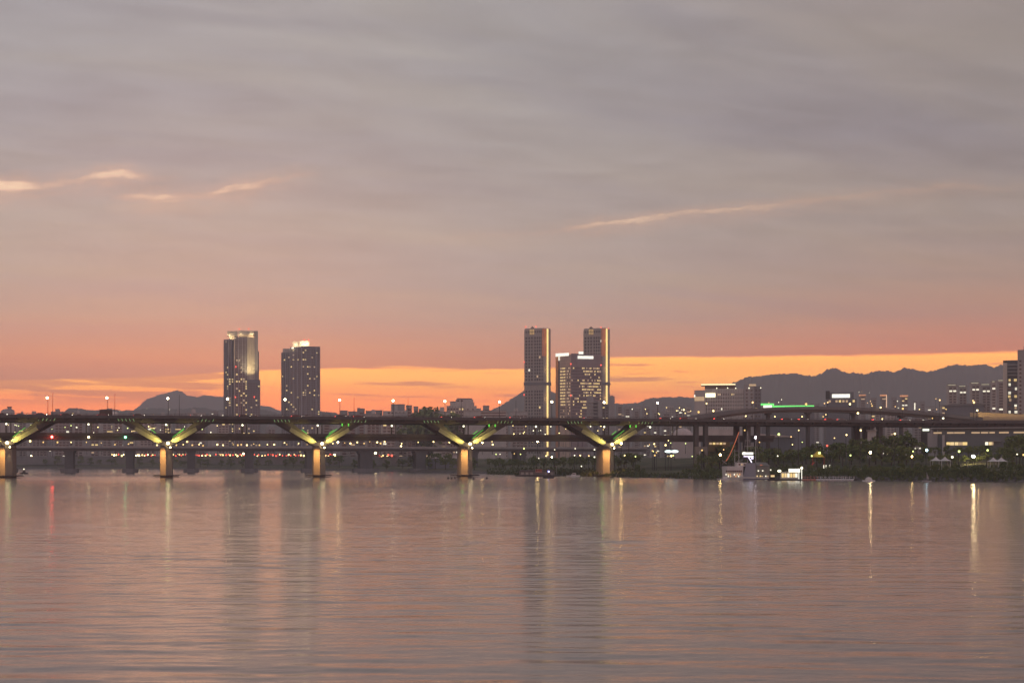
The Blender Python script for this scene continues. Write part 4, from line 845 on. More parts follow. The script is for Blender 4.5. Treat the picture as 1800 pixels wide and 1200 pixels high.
B = Bld('apartment_tower', 'taller grey slab tower with a column of small dark windows at the picture edge', 'apartment tower', None, 1812, 820, seed=19); z = B.z
B.boxp('wall', GREY2, B.x(1790), B.x(1850), -1, 15, 0, z(614.5)); B.boxp('roof_house', GREY2, B.x(1800), B.x(1825), 2, 9, z(614.5), z(608))
for i in range(15): B.boxp('window', WGLASS, B.x(1793), B.x(1796.5), -1.12, -1.02, z(636 + i * 7.1), z(632.5 + i * 7.1))
wall_windows([B.dark], [B.warm], (B.x(1801), -1), (B.x(1848), -1), 4, z(618), 2.9, 3.4, 0.1, B.r); B.done()
B = Bld('low_hall', 'low dark hall below the eastern apartment towers with a sloped roof', 'hall', None, 1690, 1100, seed=20); z = B.z
B.boxp('wall', GREY4, B.x(1662), B.x(1728), 0, 20, 0, z(713)); a = MB(); a.extr([(B.x(1660), z(713)), (B.x(1730), z(713)), (B.x(1722), z(709)), (B.x(1672), z(709.5))], -1, 21); a.build('roof', ROOFG, B.e); B.done()
# distant low-rise under the hills, a few lit windows each
r = random.Random(77); k = 0
for x0, x1, yl, yh, Yr in ((118, 395, 722, 732, (2100, 2600)), (1085, 1225, 712, 730, (2000, 2500)), (1340, 1470, 708, 722, (1500, 2100)), (1500, 1670, 712, 726, (1500, 2100))):
    px = x0
    while px < x1:
        w_ = r.uniform(8, 19); wmt = r.choice(WALLS); yt = r.uniform(yl, yh)
        slab(px, px + w_, yt, r.uniform(*Yr), uniq('distant %s low-rise block, %s, at the foot of the %s' % (WN[wmt.name], nth(k % 19 + 19 * (k // 19)), 'western hill' if px < 600 else 'ridge' if px < 1230 else 'mountain')), wmt, lit=0.12, house=False, group='distant low-rise blocks under the hills', seed=900 + k); k += 1; px += w_ + r.uniform(2, 12)

# --- things under and behind the east approach
B = Bld('domed_hall', 'pale pink half-dome hall glimpsed between the decks', 'hall', None, 1200, 840, seed=21); z = B.z
a = MB(); a.ball((0, 8, z(767)), 6.2, (1, 1, 0.85), 16, 8); a.build('dome', PINKW, B.e, smooth=True); B.boxp('base', PINKW, -6, 6, 2, 14, 0, z(767)); B.done()
B = Bld('long_hall', 'long pale pink roofed hall behind the arch portal', 'hall', None, 1268, 800, seed=22); z = B.z
B.boxp('wall', GREY4, B.x(1232), B.x(1303), 0, 14, 0, z(766)); a = MB(); a.extr([(B.x(1230), z(766)), (B.x(1306), z(766)), (B.x(1300), z(756)), (B.x(1240), z(753)), (B.x(1231), z(757))], -1, 15); a.build('roof', PINKW, B.e); B.done()
B = Bld('long_hall', 'low pink-roofed shed east of the ship masts', 'shed', None, 1362, 780, seed=23); z = B.z
B.boxp('wall', GREY4, B.x(1328), B.x(1396), 0, 12, 0, z(768)); a = MB(); a.extr([(B.x(1326), z(768)), (B.x(1398), z(768)), (B.x(1378), z(765)), (B.x(1328), z(761.5))], -1, 13); a.build('roof', PINKW, B.e); B.done()
B = Bld('restaurant', 'low building with yellow lit window strip under the east approach', 'restaurant', None, 1262, 700, seed=24); z = B.z
B.boxp('wall', mat('ochre_wall', (0.35, 0.26, 0.12), 0.8), B.x(1238), B.x(1283), 0, 10, 0, z(774)); 
for i in range(5): B.boxp('window', W_YEL if i % 2 else W_DIM, B.x(1247 + i * 6), B.x(1251.5 + i * 6), -0.1, -0.01, z(781), z(777.5))
B.boxp('awning', REDP, B.x(1255), B.x(1286), -2.5, -0.2, z(790), z(788.6)); B.done()
B = Bld('station', 'grey riverside metro station with dim clerestory strip and lit shopfronts below', 'station', None, 1716, 652, seed=25); z = B.z
B.boxp('wall', mat('station_panel', (0.17, 0.185, 0.19), 0.6), B.x(1651), B.x(1860), 0, 18, 0, z(753)); B.boxp('roof', GREY2, B.x(1640), B.x(1862), -2, 20, z(753), z(751)); B.boxp('side_block', GREY2, B.x(1634), B.x(1650.8), -1, 15, 0, z(760)); B.boxp('stair_tower', GREY1, B.x(1659), B.x(1663), -3, -0.1, 0, z(764))
for p0, p1 in ((1644, 1658), (1667, 1678), (1679, 1697), (1708, 1722), (1724, 1736), (1738, 1747), (1754, 1770), (1778, 1798)):
    B.boxp('clerestory_window', W_DIM, B.x(p0), B.x(p1), -0.1 if p0 > 1650 else -1.1, -0.02 if p0 > 1650 else -1.02, z(761.5), z(758.8))
for p0, p1, mm in ((1666, 1672, W_YEL), (1672.3, 1679, W_WARM), (1680, 1686, W_WARM), (1686.5, 1693, W_DIM), (1693.3, 1701, W_YEL), (1731, 1736, W_WHT), (1737, 1742, W_WARM), (1742.4, 1744.5, W_DIM)): B.boxp('shopfront', mm, B.x(p0), B.x(p1), -0.12, -0.02, z(782), z(776.6))
B.boxp('canopy', GREY2, B.x(1728), B.x(1757), -3, -0.13, z(775.5), z(774.6)); B.done()
B = Bld('kiosk', 'small dark kiosk with a white lit sign under the deck', 'kiosk', None, 1627, 690, seed=26); z = B.z
B.boxp('wall', GREY4, B.x(1619), B.x(1635), 0, 6, 0, z(752)); a = MB(); a.box(B.x(1622), B.x(1633), -0.5, -0.05, z(757), z(753.6)); a.build('sign', emit('sign_pale', (0.95, 1.0, 0.80), 1.5, False), B.e); B.done()
for px, lab in ((1178, 'glowing white oval canopy light west of the arch portal'), (1189, 'second glowing white oval canopy light next to the arch portal')):
    p = P(px - 3, 793, 640); e = tag(empty('oval_canopy', (p.x, p.y, p.z - 4)), lab, 'canopy'); a = MB(); a.ball((0, 0, 4), 1.5, (1.15, 1, 0.42), 10, 6); a.build('canopy_shell', emit('cool_canopy', (0.8, 1.0, 0.95), 2.0), e); a = MB(); a.tube((0, 0, 0), (0, 0, 3.5), 0.15, 6); a.build('post', DARK, e)
# pale frame pavilion under the deck at 1531
B = Bld('pavilion', 'pale concrete stair pavilion with a dark doorway under the deck', 'pavilion', None, 1532, 660, seed=27); z = B.z
B.boxp('wall', GREY1, B.x(1525), B.x(1540), 0, 7, 0, z(757)); B.boxp('doorway', DARK, B.x(1532), B.x(1537), -0.08, -0.01, z(779), z(768)); B.boxp('roof', SLAB, B.x(1523), B.x(1542), -0.8, 7.5, z(757), z(755.5)); B.done()

# ------------------------------------------------------------------ elevated ramps
def ramp_bridge(name, label, path, width, depth_, wall_h, m, mw, cols, colm):
    c = [P(px, py, Y) for px, py, Y in path]; o = c[0].copy(); e = tag(empty(name, (o.x, o.y, 0)), label, 'ramp')
    nn = []
    for i, p in enumerate(c):
        d = (c[min(i + 1, len(c) - 1)] - c[max(i - 1, 0)]); d.z = 0; d.normalize(); nn.append(Vector((-d.y, d.x, 0)))
    def sweep(nm, mt, w0, w1, z0, z1, kind=None):
        a = MB()
        for p, n in zip(c, nn):
            q = p - Vector((o.x, o.y, 0))
            for w_, z_ in ((w0, z0), (w1, z0), (w1, z1), (w0, z1)): a.v.append(tuple(q + n * w_ + Vector((0, 0, z_))))
        L = len(c)
        a.f = [(i * 4 + k_, i * 4 + (k_ + 1) % 4, (i + 1) * 4 + (k_ + 1) % 4, (i + 1) * 4 + k_) for i in range(L - 1) for k_ in range(4)] + [(0, 3, 2, 1), ((L - 1) * 4, (L - 1) * 4 + 1, (L - 1) * 4 + 2, (L - 1) * 4 + 3)]
        return a.build(nm, mt, e, kind=kind)
    sweep('deck', m, -width / 2, width / 2, -wall_h - 0.7, -wall_h); sweep('girder', m, -width * 0.3, width * 0.3, -wall_h - depth_, -wall_h - 0.702)
    for w_ in (-width / 2, width / 2 - 0.25): sweep('parapet', mw, w_, w_ + 0.25, -wall_h + 0.002, 0)
    for px in cols:
        i = min(range(len(c)), key=lambda j: abs(path[j][0] - px)); p = c[i]; gz = ground_z(p.x, p.y) - 1
        a = MB(); q = p - Vector((o.x, o.y, 0)); a.tube((q.x, q.y, gz), (q.x, q.y, p.z - wall_h - depth_ - 0.9), 1.1, 8); a.build('column', colm, e); a = MB(); a.box(q.x - 1.3, q.x + 1.3, q.y - width * 0.34, q.y + width * 0.34, p.z - wall_h - depth_ - 0.9, p.z - wall_h - depth_ - 0.002); a.build('column_head', colm, e)
    return e
def sm(path, n=5):
    out = []
    for i in range(len(path) - 1):
        p0, p1, p2, p3 = path[max(i - 1, 0)], path[i], path[i + 1], path[min(i + 2, len(path) - 1)]
        for j in range(n):
            t_ = j / n; out.append(tuple(0.5 * (2 * b_ + (c_ - a_) * t_ + (2 * a_ - 5 * b_ + 4 * c_ - d_) * t_ * t_ + (3 * b_ - a_ - 3 * c_ + d_) * t_ ** 3) for a_, b_, c_, d_ in zip(p0, p1, p2, p3)))
    return out + [path[-1]]
ramp_bridge('elevated_ramp', 'curving elevated ramp that climbs off the bridge and passes over its east approach', sm([(1165, 737.5, 690), (1230, 729, 706), (1300, 719.5, 720), (1350, 716.2, 730), (1420, 714.8, 738), (1500, 716.5, 745), (1560, 719.5, 750), (1620, 724, 752), (1680, 730, 752), (1740, 736.5, 750), (1830, 744, 745)]), 10, 1.9, 0.9, BR2, BR2, (1345, 1420, 1500, 1580, 1650), CONC)
ramp_bridge('walled_ramp', 'elevated road with golden lit noise barrier at the east edge', sm([(1712, 724.5, 775), (1760, 727, 778), (1800, 728.7, 780), (1900, 733, 784)]), 9, 1.4, 2.6, CONC, BARR, (1760, 1820), CONC)
m_ = MB(); p = P(1728, 733, 738); e = tag(empty('noise_barrier', (p.x, p.y, 26)), 'pale slatted noise barrier along the deck at the east edge', 'barrier')
for i in range(26): a = MB(); a.box(i * 1.05, i * 1.05 + 0.98, 0, 0.15, 2.1, 4.1 - i * 0.012); a.build('panel', BARR, e)
a = MB(); a.box(-0.3, 27.5, -0.1, -0.002, 2.0, 2.25); a.build('rail', STEEL, e)
a = MB()
for i in range(5): a.box(i * 6.6, i * 6.6 + 0.2, 0.155, 0.4, -2, 4.0)
a.build('support_frame', STEEL, e)
for px in (1720, 1745, 1770, 1798, 1825): point(P(px, 723, 766), 420, (1.0, 0.66, 0.25), 0.4); point(P(px + 10, 730, 726), 200, (1.0, 0.66, 0.25), 0.4)

# ------------------------------------------------------------------ street, park and city lamps
def lamps(lst, Y, group, lab, m, r, base=None, name='street_lamp', cat='street lamp'):
    for i, q in enumerate(sorted(lst)):
        px, py = q[0], q[1]; mm = q[2] if len(q) > 2 else m; rr = q[3] if len(q) > 3 else r; YY = q[4] if len(q) > 4 else (Y(px) if callable(Y) else Y)
        if len(q) < 4: rr = round(rr * (0.6 + 0.65 * rnd.random()), 2); mm = L_DIMW if (mm is m and rnd.random() < 0.4) else mm
        street_lamp(px, py, YY, mm, rr, lab % nth(i), group, base, name, cat)
def onshore(d):
    def f(px):
        k_ = (px - HX) / F; Y = 380.0
        while shore_d(k_ * Y, Y) > 2.5 or Y < 400: Y += 2
        return Y + d
    return f
lamps([(1488, 764), (1513, 756), (1573, 762), (1495, 800, L_GRNY), (1605, 793, L_GRNY), (1603, 802, L_STREAK, 0.3), (1629, 791, L_CYAN, 0.5), (1674, 803, L_WHITE), (1686, 793, L_GRNY), (1736, 791, L_GRNY), (1788, 798, L_WHITE, 0.25), (1799, 799, L_WARM), (1367, 801, L_WHITE, 0.25), (1427, 801, L_GRNY, 0.35), (1404, 756), (1309, 756), (1369, 763, L_GRNY, 0.5), (1454, 783, L_RED, 0.4), (1234, 791), (1272, 790, L_ORG), (1266, 799, L_STREAK, 0.4), (1335, 777), (1117, 802, L_GRNY), (1150, 780), (1147, 792), (1154, 795), (1151, 800), (1175, 774), (1170, 782), (1180, 801), (1092, 779, L_STREAK, 0.5), (1080, 783), (1045, 790, L_WHITE), (1045, 803, L_WHITE), (1010, 800, L_WHITE, 0.3), (1022, 819, L_WHITE, 0.3)], onshore(58), 'park lamps on the east bank', '%s park lamp from the west among the dark trees of the east bank', L_WARM, 0.36, name='park_lamp', cat='park lamp')
lamps([(904, 797), (921, 788, L_GRNY), (915, 798, L_GRNY, 0.35), (872, 798, L_GRNY), (879, 798, L_WHITE, 0.25), (960, 801), (970, 803, L_STREAK, 0.4), (1011, 788, L_WHITE, 0.3), (945, 775, L_STREAK, 0.7), (947, 805, L_WHITE, 0.3), (975, 790, L_WHITE, 0.3)], 860, 'park lamps west of the fifth pier', '%s park lamp between the fourth and fifth bridge piers', L_WARM, 0.45, name='park_lamp', cat='park lamp')
e = street_lamp(1711, 802, 560, L_BIG, 0.62, 'dazzling floodlight lamp on the east bank with long glitter on the water', None); 
e = street_lamp(1530, 795, 560, L_BIG2, 0.42, 'bright floodlight above the white dome boat on the east bank', None)
lamps([(1202, 720), (1228, 724), (1242, 709), (1323, 707, L_ORG), (1417, 710), (1455, 707, L_ORG), (1494, 710), (1533, 713), (1548, 716), (1587, 718), (1652, 703, L_ORG), (1663, 719), (1712, 707, L_ORG), (1718, 721, L_MED)], 742, 'lamps on the elevated ramp', '%s lamp from the west on the elevated ramp', L_WARM, 0.5, base=27)
lamps([(1254, 722), (1311, 731), (1362, 732), (1410, 732), (1447, 732), (1508, 726), (1551, 736), (1639, 735), (1658, 735, L_WHITE)], 712, 'lamps on the east approach deck', '%s lamp from the west on the east approach deck', L_WARM, 0.45, base=25.8)
lamps([(606, 778), (616, 779), (628, 777), (640, 779), (650, 776), (663, 777), (669, 779), (676, 776), (706, 779), (705, 784, L_MED), (735, 777), (752, 773), (762, 776), (790, 777), (848, 778, L_STREAK), (865, 775), (866, 781), (310, 782), (322, 781), (338, 782), (350, 781), (357, 783), (382, 781), (392, 782), (410, 781), (418, 782), (424, 781), (434, 782), (446, 780), (456, 782), (470, 781), (482, 781), (500, 778), (504, 781), (525, 779), (540, 781), (329, 776, L_ORG, 0.7), (594, 777, L_STREAK, 0.6), (585, 779), (76, 777), (101, 777), (125, 777), (152, 777), (178, 778), (202, 781), (226, 780), (254, 785), (53, 775, L_WARM, 0.75), (276, 782), (930, 765), (1004, 756), (990, 770)], 1010, 'road lamps behind the low girder bridge', '%s road lamp from the west just behind the low girder bridge', L_WARM, 0.52, base=12)
lamps([(88, 792, L_WHITE), (115, 793, L_WHITE), (105, 803, L_WHITE, 0.4), (85, 803, L_WHITE, 0.4), (163, 803, L_WHITE, 0.4), (55, 801, L_MED, 0.9), (69, 805, L_MED, 0.8), (178, 803, L_MED, 0.9), (183, 805, L_MED, 0.8), (428, 797, L_MED, 0.9), (660, 796, L_MED, 0.9), (323, 807, L_GRNY), (342, 807, L_GRNY), (201, 807, L_GRNY), (267, 807, L_GRNY), (382, 806, L_GRNY), (424, 807, L_GRNY), (514, 806, L_GRNY), (633, 806, L_WHITE, 0.4), (678, 803, L_WHITE, 0.4), (700, 804, L_WHITE, 0.4), (714, 808, L_RED, 0.6), (741, 804, L_WHITE, 0.4), (595, 803, L_WHITE, 0.4), (602, 805, L_WHITE, 0.4), (608, 809, L_WHITE, 0.35), (612, 803, L_WHITE, 0.4)], lambda px: 1500 - max(0, px - 300) * 0.95, 'lamps along the far riverside road', '%s lamp from the west along the far riverside road', L_WARM, 0.6, base=8)
r = random.Random(31); lst = []
for i in range(34): lst.append((r.uniform(10, 385), r.uniform(745, 760), r.choice((L_WHITE, L_WARM, L_GRNY)), r.uniform(0.3, 0.55)))
for i in range(26): lst.append((r.uniform(860, 1060), r.uniform(743, 763), r.choice((L_WHITE, L_WARM)), r.uniform(0.3, 0.55)))
for i in range(12): lst.append((r.uniform(1085, 1215), r.uniform(716, 729), r.choice((L_WHITE, L_WARM)), r.uniform(0.3, 0.45)))
for i in range(26): lst.append((r.uniform(1085, 1480), r.uniform(762, 806), r.choice((L_WARM, L_ORG, L_WARM, L_GRNY)), r.uniform(0.2, 0.36), 760))
for i in range(30): lst.append((r.uniform(1340, 1760), r.uniform(700, 732), r.choice((L_WHITE, L_WARM, L_ORG)), r.uniform(0.28, 0.5)))
lamps(lst, 1280, 'street lamps in the city between the decks', '%s small street lamp from the west in the city behind the bridge', L_WARM, 0.45, base=11)
lamps([(x, 800 + (i % 3) * 0.8, (L_WARM, L_ORG, L_WHITE)[i % 3], 0.32) for i, x in enumerate((1020, 1035, 1068, 1098))], 700, 'bollard lamps near the fifth pier', '%s small path lamp from the west near the fifth bridge pier', L_WARM, 0.3, name='path_lamp', cat='path lamp')
lamps([(210, 722), (226, 722), (258, 718), (270, 728), (298, 719.5), (1510, 689), (1515, 688), (1528, 690), (1560, 688), (1592, 702)], 2300, 'tiny lights on the hillside', '%s tiny light from the west on the hill slopes', L_WHITE, 0.5, name='hill_lamp', cat='lamp')
# traffic on the far riverside road
r = random.Random(8); k = 0
for a0, a1, n in ((196, 232, 9), (236, 275, 10), (300, 328, 8), (343, 372, 9), (378, 436, 14), (445, 536, 20), (572, 592, 6), (664, 690, 6)):
    for i in range(n):
        px = a0 + (a1 - a0) * (i + r.uniform(0.1, 0.9)) / n; red = r.random() < (0.25 if px < 300 else 0.5); Y = 1470 - max(0, px - 300) * 1.0
        p = P(px, 799 + r.uniform(-1.2, 1.4), Y); e = empty('car', (p.x, p.y, p.z - 0.9)); cn, cc = CC[k % 5]
        tag(e, '%s car with %s on the far riverside road, %s from the west' % (cn, 'red tail lights' if red else 'bright headlights', nth(k)), 'car', 'cars on the far riverside road')
        link('body', FARCAR, e) if 'FARCAR' in globals() else None
        if 'FARCAR' not in globals():
            a = MB(); a.extr([(-2.2, 0), (2.2, 0), (2.2, 0.5), (1.1, 0.7), (0.5, 1.2), (-1.2, 1.2), (-1.9, 0.75), (-2.2, 0.7)], 0.3, 2.0); FARCAR = a.mesh('body', mat('car_paint_2', (0.03, 0.03, 0.03))); link('body', FARCAR, e)
        link('tail_light' if red else 'headlight', lampmesh(L_RED if red else r.choice((L_WARM, L_WARM, L_ORG, L_MED)), r.choice((0.55, 0.7, 0.85)), 'lamp'), e, (0, 0, 0.6)); k += 1
# long embankment wall carrying that road
e = tag(empty('embankment_wall', (0, 0, 0)), 'long low concrete embankment carrying the far riverside road', 'wall'); a = MB()
wp = [P(px, 801.5, 1478 - max(0, px - 300) * 1.0) for px in range(-300, 760, 40)]
for i in range(len(wp) - 1):
    A, C_ = wp[i], wp[i + 1]; a.add([(A.x, A.y, 4), (C_.x, C_.y, 4), (C_.x, C_.y + 18, 4), (A.x, A.y + 18, 4), (A.x, A.y, A.z), (C_.x, C_.y, C_.z), (C_.x, C_.y + 18, C_.z), (A.x, A.y + 18, A.z)], [(0, 1, 5, 4), (4, 5, 6, 7), (2, 3, 7, 6)])
a.build('wall', BR2, e)
for px, py in ((193, 758), (238, 757), (268, 752), (294, 754), (313, 754), (38, 757)):
    p = P(px, py, 1450); e = tag(empty('light_panel', (p.x, p.y, 10)), 'yellow lit panel %s' % where(px), 'light panel', 'yellow lit panels between the decks'); e['label'] = uniq(e['label'])
    a = MB(); a.box(-2.8, 2.8, 0, 0.3, p.z - 10.6, p.z - 9.7); a.build('panel', W_YEL, e); a = MB(); a.tube((0, 0.5, 0), (0, 0.5, p.z - 10), 0.2, 5); a.build('post', DARK, e)

# ------------------------------------------------------------------ trees
def crown_mesh(seed, wide, n=300, leaf=0.75):
    r = random.Random(seed); m = MB(); cl = []
    for i in range(13):
        th = r.uniform(0, 6.28); u = r.random() ** 0.5; zz = r.uniform(0.28, 1.0); rad = wide * (1 - ((zz - 0.5) / 0.62) ** 2) * 0.62
        cl.append((Vector((math.cos(th) * u * rad, math.sin(th) * u * rad, zz)), r.uniform(0.13, 0.24)))
    for i in range(n):
        c, s_ = r.choice(cl); d = Vector((r.gauss(0, 1), r.gauss(0, 1), r.gauss(0, 1))).normalized()
        p = c + Vector((d.x * s_ * wide * 1.3, d.y * s_ * wide * 1.3, d.z * s_ * 0.75)) * r.uniform(0.65, 1.08)
        nr = (d + Vector((r.gauss(0, 0.5), r.gauss(0, 0.5), r.gauss(0, 0.5)))).normalized(); u_ = nr.orthogonal().normalized(); w_ = nr.cross(u_); L = leaf * r.uniform(0.06, 0.11)
        a0 = r.uniform(0, 3.1); uu = u_ * math.cos(a0) + w_ * math.sin(a0); ww = nr.cross(uu)
        m.add([p - uu * L, p + ww * L * 0.75, p + uu * L, p - ww * L * 0.75], [(0, 1, 2, 3)])
    return m.mesh('crown', LEAF)
def trunk_mesh(seed):
    r = random.Random(seed); m = MB(); m.tube((0, 0, -0.06), (0, 0, 0.45), 0.035, 6, 0.02)
    for i in range(4):
        th = i * 1.6 + r.random(); m.tube((0, 0, 0.28 + 0.05 * i), (0.16 * math.cos(th), 0.16 * math.sin(th), 0.6 + 0.05 * i), 0.014, 5, 0.005)
    return m.mesh('trunk', BARK)
CROWN = [crown_mesh(i, w_) for i, w_ in enumerate((0.85, 0.72, 0.95, 0.6, 0.78))]; TRUNK = [trunk_mesh(i) for i in range(2)]
def tree(x, y, h, label, group, kind=None, zoff=0.0, name='tree'):
    e = empty(name, (x, y, ground_z(x, y) - 0.1 + zoff), rnd.uniform(0, 6.28)); tag(e, label, 'tree', group); e.scale = (h * rnd.uniform(0.9, 1.15), h * rnd.uniform(0.9, 1.15), h)
    i = rnd.randrange(5) if kind is None else kind
    link('trunk', TRUNK[i % 2], e); link('crown', CROWN[i], e); return e
sh = onshore(0)
k = 0; r = random.Random(3)
for row, (d, h0, h1, step, px0, px1) in enumerate(((10, 1.8, 3.0, 13, 1240, 1850), (26, 2.0, 3.6, 15, 1120, 1860), (82, 5.2, 7.6, 14, 870, 1870), (112, 6.5, 9.6, 19, 860, 1880))):
    px = px0
    while px < px1:
        if row == 0 and (1258 < px < 1420): px += step; continue
        if row == 1 and (1130 < px < 1215 or 1258 < px < 1350): px += step; continue
        if row >= 2 and (1125 < px < 1205 or 1207 < px < 1236): px += step; continue
        Y = sh(px) + d + r.uniform(-7, 7); x = (px - HX) * Y / F
        h = r.uniform(h0, h1)
        if row >= 2 and 1500 < px < 1600: h *= 1.18
        if row >= 2 and 1615 < px < 1765: h *= 0.58
        if row >= 2 and px < 1100: h *= 0.72
        tree(x, Y, h, '%s tree from the west in the %s of the east bank park' % (nth(k), ('waterside shrub row', 'lower slope row', 'lamplit middle row', 'tall back row')[row]), 'trees on the east bank', zoff=0)
        k += 1; px += step * r.uniform(0.75, 1.3)
    k = 0
k = 0
for px in [-30 + i * 21 for i in range(42)]:
    px += r.uniform(-7, 7); Y = sh(px) + r.uniform(22, 34); x = (px - HX) * Y / F
    tree(x, Y, r.uniform(6, 10), '%s tree from the west on the far embankment below the riverside road' % nth(k), 'trees on the far embankment'); k += 1
for i, px in enumerate((741, 747, 754, 759, 766, 778, 784)):
    p = P(px, 722, 1350); tree(p.x, p.y, 45 - abs(px - 760) * 0.2, '%s rounded treetop showing over the deck west of the stepped block' % nth(i), 'treetops over the deck', zoff=0)
# low ground cover on the near bank
m = MB(); r = random.Random(44)
for i in range(5200):
    px = r.uniform(880, 1850); Y = sh_cache[int(px)] if False else None
    break
gx = [(px, sh(px)) for px in range(860, 1880, 6)]
for i in range(9000):
    px, Ys = r.choice(gx); d = r.uniform(2.0, 30) if r.random() < 0.75 else r.uniform(30, 60); Y = Ys + d; x = (px + r.uniform(-3, 3) - HX) * Y / F
    if 1130 < px < 1200 and d > 12: continue
    if d > 14 and r.random() < 0.6: continue
    z = ground_z(x, Y); s_ = r.uniform(0.25, 0.7); th = r.uniform(0, 3.14); c_, q_ = math.cos(th) * s_, math.sin(th) * s_; hh = r.uniform(0.2, 1.3); lx, ly = r.uniform(-0.4, 0.4), r.uniform(-0.4, 0.4)
    m.add([(x - c_, Y - q_, z - 0.1), (x + c_, Y + q_, z - 0.1), (x + c_ * 0.6 + lx, Y + q_ * 0.6 + ly, z + hh), (x - c_ * 0.6 + lx, Y - q_ * 0.6 + ly, z + hh)], [(0, 1, 2, 3)])
o = m.build('undergrowth', LEAF2, kind='stuff')

# ------------------------------------------------------------------ park furniture on the east bank
def tent(px, py, Y, label):
    p = P(px, py, Y); gz = ground_z(p.x, Y); e = tag(empty('tent', (p.x, p.y, gz)), label, 'tent', 'white peaked tents in the park'); H = max(p.z - gz, 3.6)
    n = 14; a = MB(); rings = [(1.0, H - 1.5), (0.62, H - 1.12), (0.34, H - 0.75), (0.16, H - 0.3), (0.05, H)]
    for rr, zz in rings: a.v += [(2.35 * rr * math.cos(2 * math.pi * i / n), 2.35 * rr * math.sin(2 * math.pi * i / n), zz) for i in range(n)]
    a.f = [(j * n + i, j * n + (i + 1) % n, (j + 1) * n + (i + 1) % n, (j + 1) * n + i) for j in range(4) for i in range(n)]; a.build('canopy', CANVAS, e)
    for sx in (-1.6, 1.6):
        for sy in (-1.6, 1.6): a = MB(); a.tube((sx, sy, 0), (sx, sy, H - 1.45), 0.05, 5); a.build('pole', WHITE, e)
for px, py, lab in ((1645, 802.5, 'white peaked tent, western one of the pair beside the park path'), (1661, 802.5, 'white peaked tent, eastern one of the pair beside the park path'), (1746, 803.5, 'white peaked tent next to the dazzling floodlight'), (1760, 803.5, 'white peaked tent farther east of the dazzling floodlight')): tent(px, py, 530, lab)
e = P(1437, 792, 585); pe = tag(empty('play_structure', (e.x, e.y, ground_z(e.x, e.y))), 'yellow lit peaked play structure in the dark park', 'play structure')
H = e.z - ground_z(e.x, e.y); a = MB(); a.add([(-2.6, -2, H - 2.6), (2.6, -2, H - 2.6), (2.6, 2, H - 2.6), (-2.6, 2, H - 2.6), (0, 0, H)], [(0, 1, 4), (1, 2, 4), (2, 3, 4), (3, 0, 4)]); a.build('roof', mat('yellow_roof', (0.6, 0.42, 0.08), 0.6), pe)
for sx in (-2.3, 2.3): a = MB(); a.tube((sx, -1.8, 0), (sx, -1.8, H - 2.6), 0.14, 6); a.build('post', REDP, pe)
a = MB(); a.ball((0.3, -2.3, H - 0.9), 0.55, nu=6, nv=4); a.build('lamp', L_GRNY, pe); a = MB(); a.add([(-2.2, -2.6, 2.2), (-1.5, -2.6, 2.2), (-4.2, -5, 0.1), (-4.9, -5, 0.1)], [(0, 1, 2, 3)]); a.build('slide', REDP, pe)
for i, px in enumerate((1448, 1452, 1458.5)):
    p = P(px, 805, 560); q = tag(empty('lit_post', (p.x, p.y, ground_z(p.x, p.y))), '%s pale lit post east of the play structure' % nth(i), 'light post', 'pale lit posts by the play structure'); a = MB(); a.tube((0, 0, 0), (0, 0, 1.0), 0.12, 5); a.build('post', DARK, q); a = MB(); a.tube((0, 0, 1.0), (0, 0, 2.3), 0.16, 6); a.build('light_tube', W_WHT, q)

# ------------------------------------------------------------------ moored ship and floating things
p = P(1268, 843, 530); KY = 530 / F
ship = tag(empty('moored_ship', (p.x, 530, 0)), 'grey moored ship restaurant with three masts and lit signs, flags on its forestay', 'ship')
def SX(px): return (px - 1268) * KY
def SZ(py): return CH + (HY - py) * KY
a = MB(); hullp = [(SX(1268.5), 0), (SX(1276), -2.6), (SX(1300), -3.2), (SX(1345), -3.0), (SX(1352), -1.8), (SX(1352), 1.8), (SX(1345), 3), (SX(1300), 3.2), (SX(1276), 2.6)]
a.prism([(x * 0.97 + 0.5, y * 0.85) for x, y in hullp], -0.6, 1.1, hullp); a.build('hull', HULL, ship)
a = MB(); top = [(x * 1.0 - (0.35 if x < 2 else 0), y) for x, y in hullp[:3]] + [(SX(1304), -3.2), (SX(1304), 3.2)] + [(x - (0.35 if x < 2 else 0), y) for x, y in hullp[7:]]
a.prism([(SX(1270), 0), (SX(1277), -2.5), (SX(1304), -3.1), (SX(1304), 3.1), (SX(1277), 2.5)], 1.102, SZ(820), [(SX(1268.6), 0), (SX(1276), -2.8), (SX(1304), -3.3), (SX(1304), 3.3), (SX(1276), 2.8)]); a.build('fore_cabin', HULL, ship)
a = MB(); a.prism([(SX(1269), 0), (SX(1277), -2.8), (SX(1304), -3.32), (SX(1304), 3.32), (SX(1277), 2.8)], SZ(819.9), SZ(819.2)); a.build('deck_rail', WHITE, ship)
for px in [1274 + i * 3.6 for i in range(8)]:
    a = MB(); a.box(SX(px), SX(px + 2.6), -3.5 if px > 1276 else -3.2, -3.18 if px > 1276 else -2.9, SZ(829.2), SZ(826.2)); a.build('window', WGLASS, ship)
for i, px in enumerate((1273, 1276.5, 1280, 1287.5, 1292.5, 1297, 1277, 1281, 1290, 1295)):
    a = MB(); a.box(SX(px), SX(px + 1.5), -3.62, -3.5, SZ(834.8 + (3 if i > 5 else 0)), SZ(832 + (3 if i > 5 else 0))); a.build('window_light', (W_WHT, W_WARM, emit('ship_orange', (1.0, 0.42, 0.16), 1.0, False))[i % 3], ship)
a = MB(); a.box(SX(1294), SX(1311), -2.2, 2.2, SZ(819.2), SZ(812.6)); a.build('wheelhouse', HULL, ship)
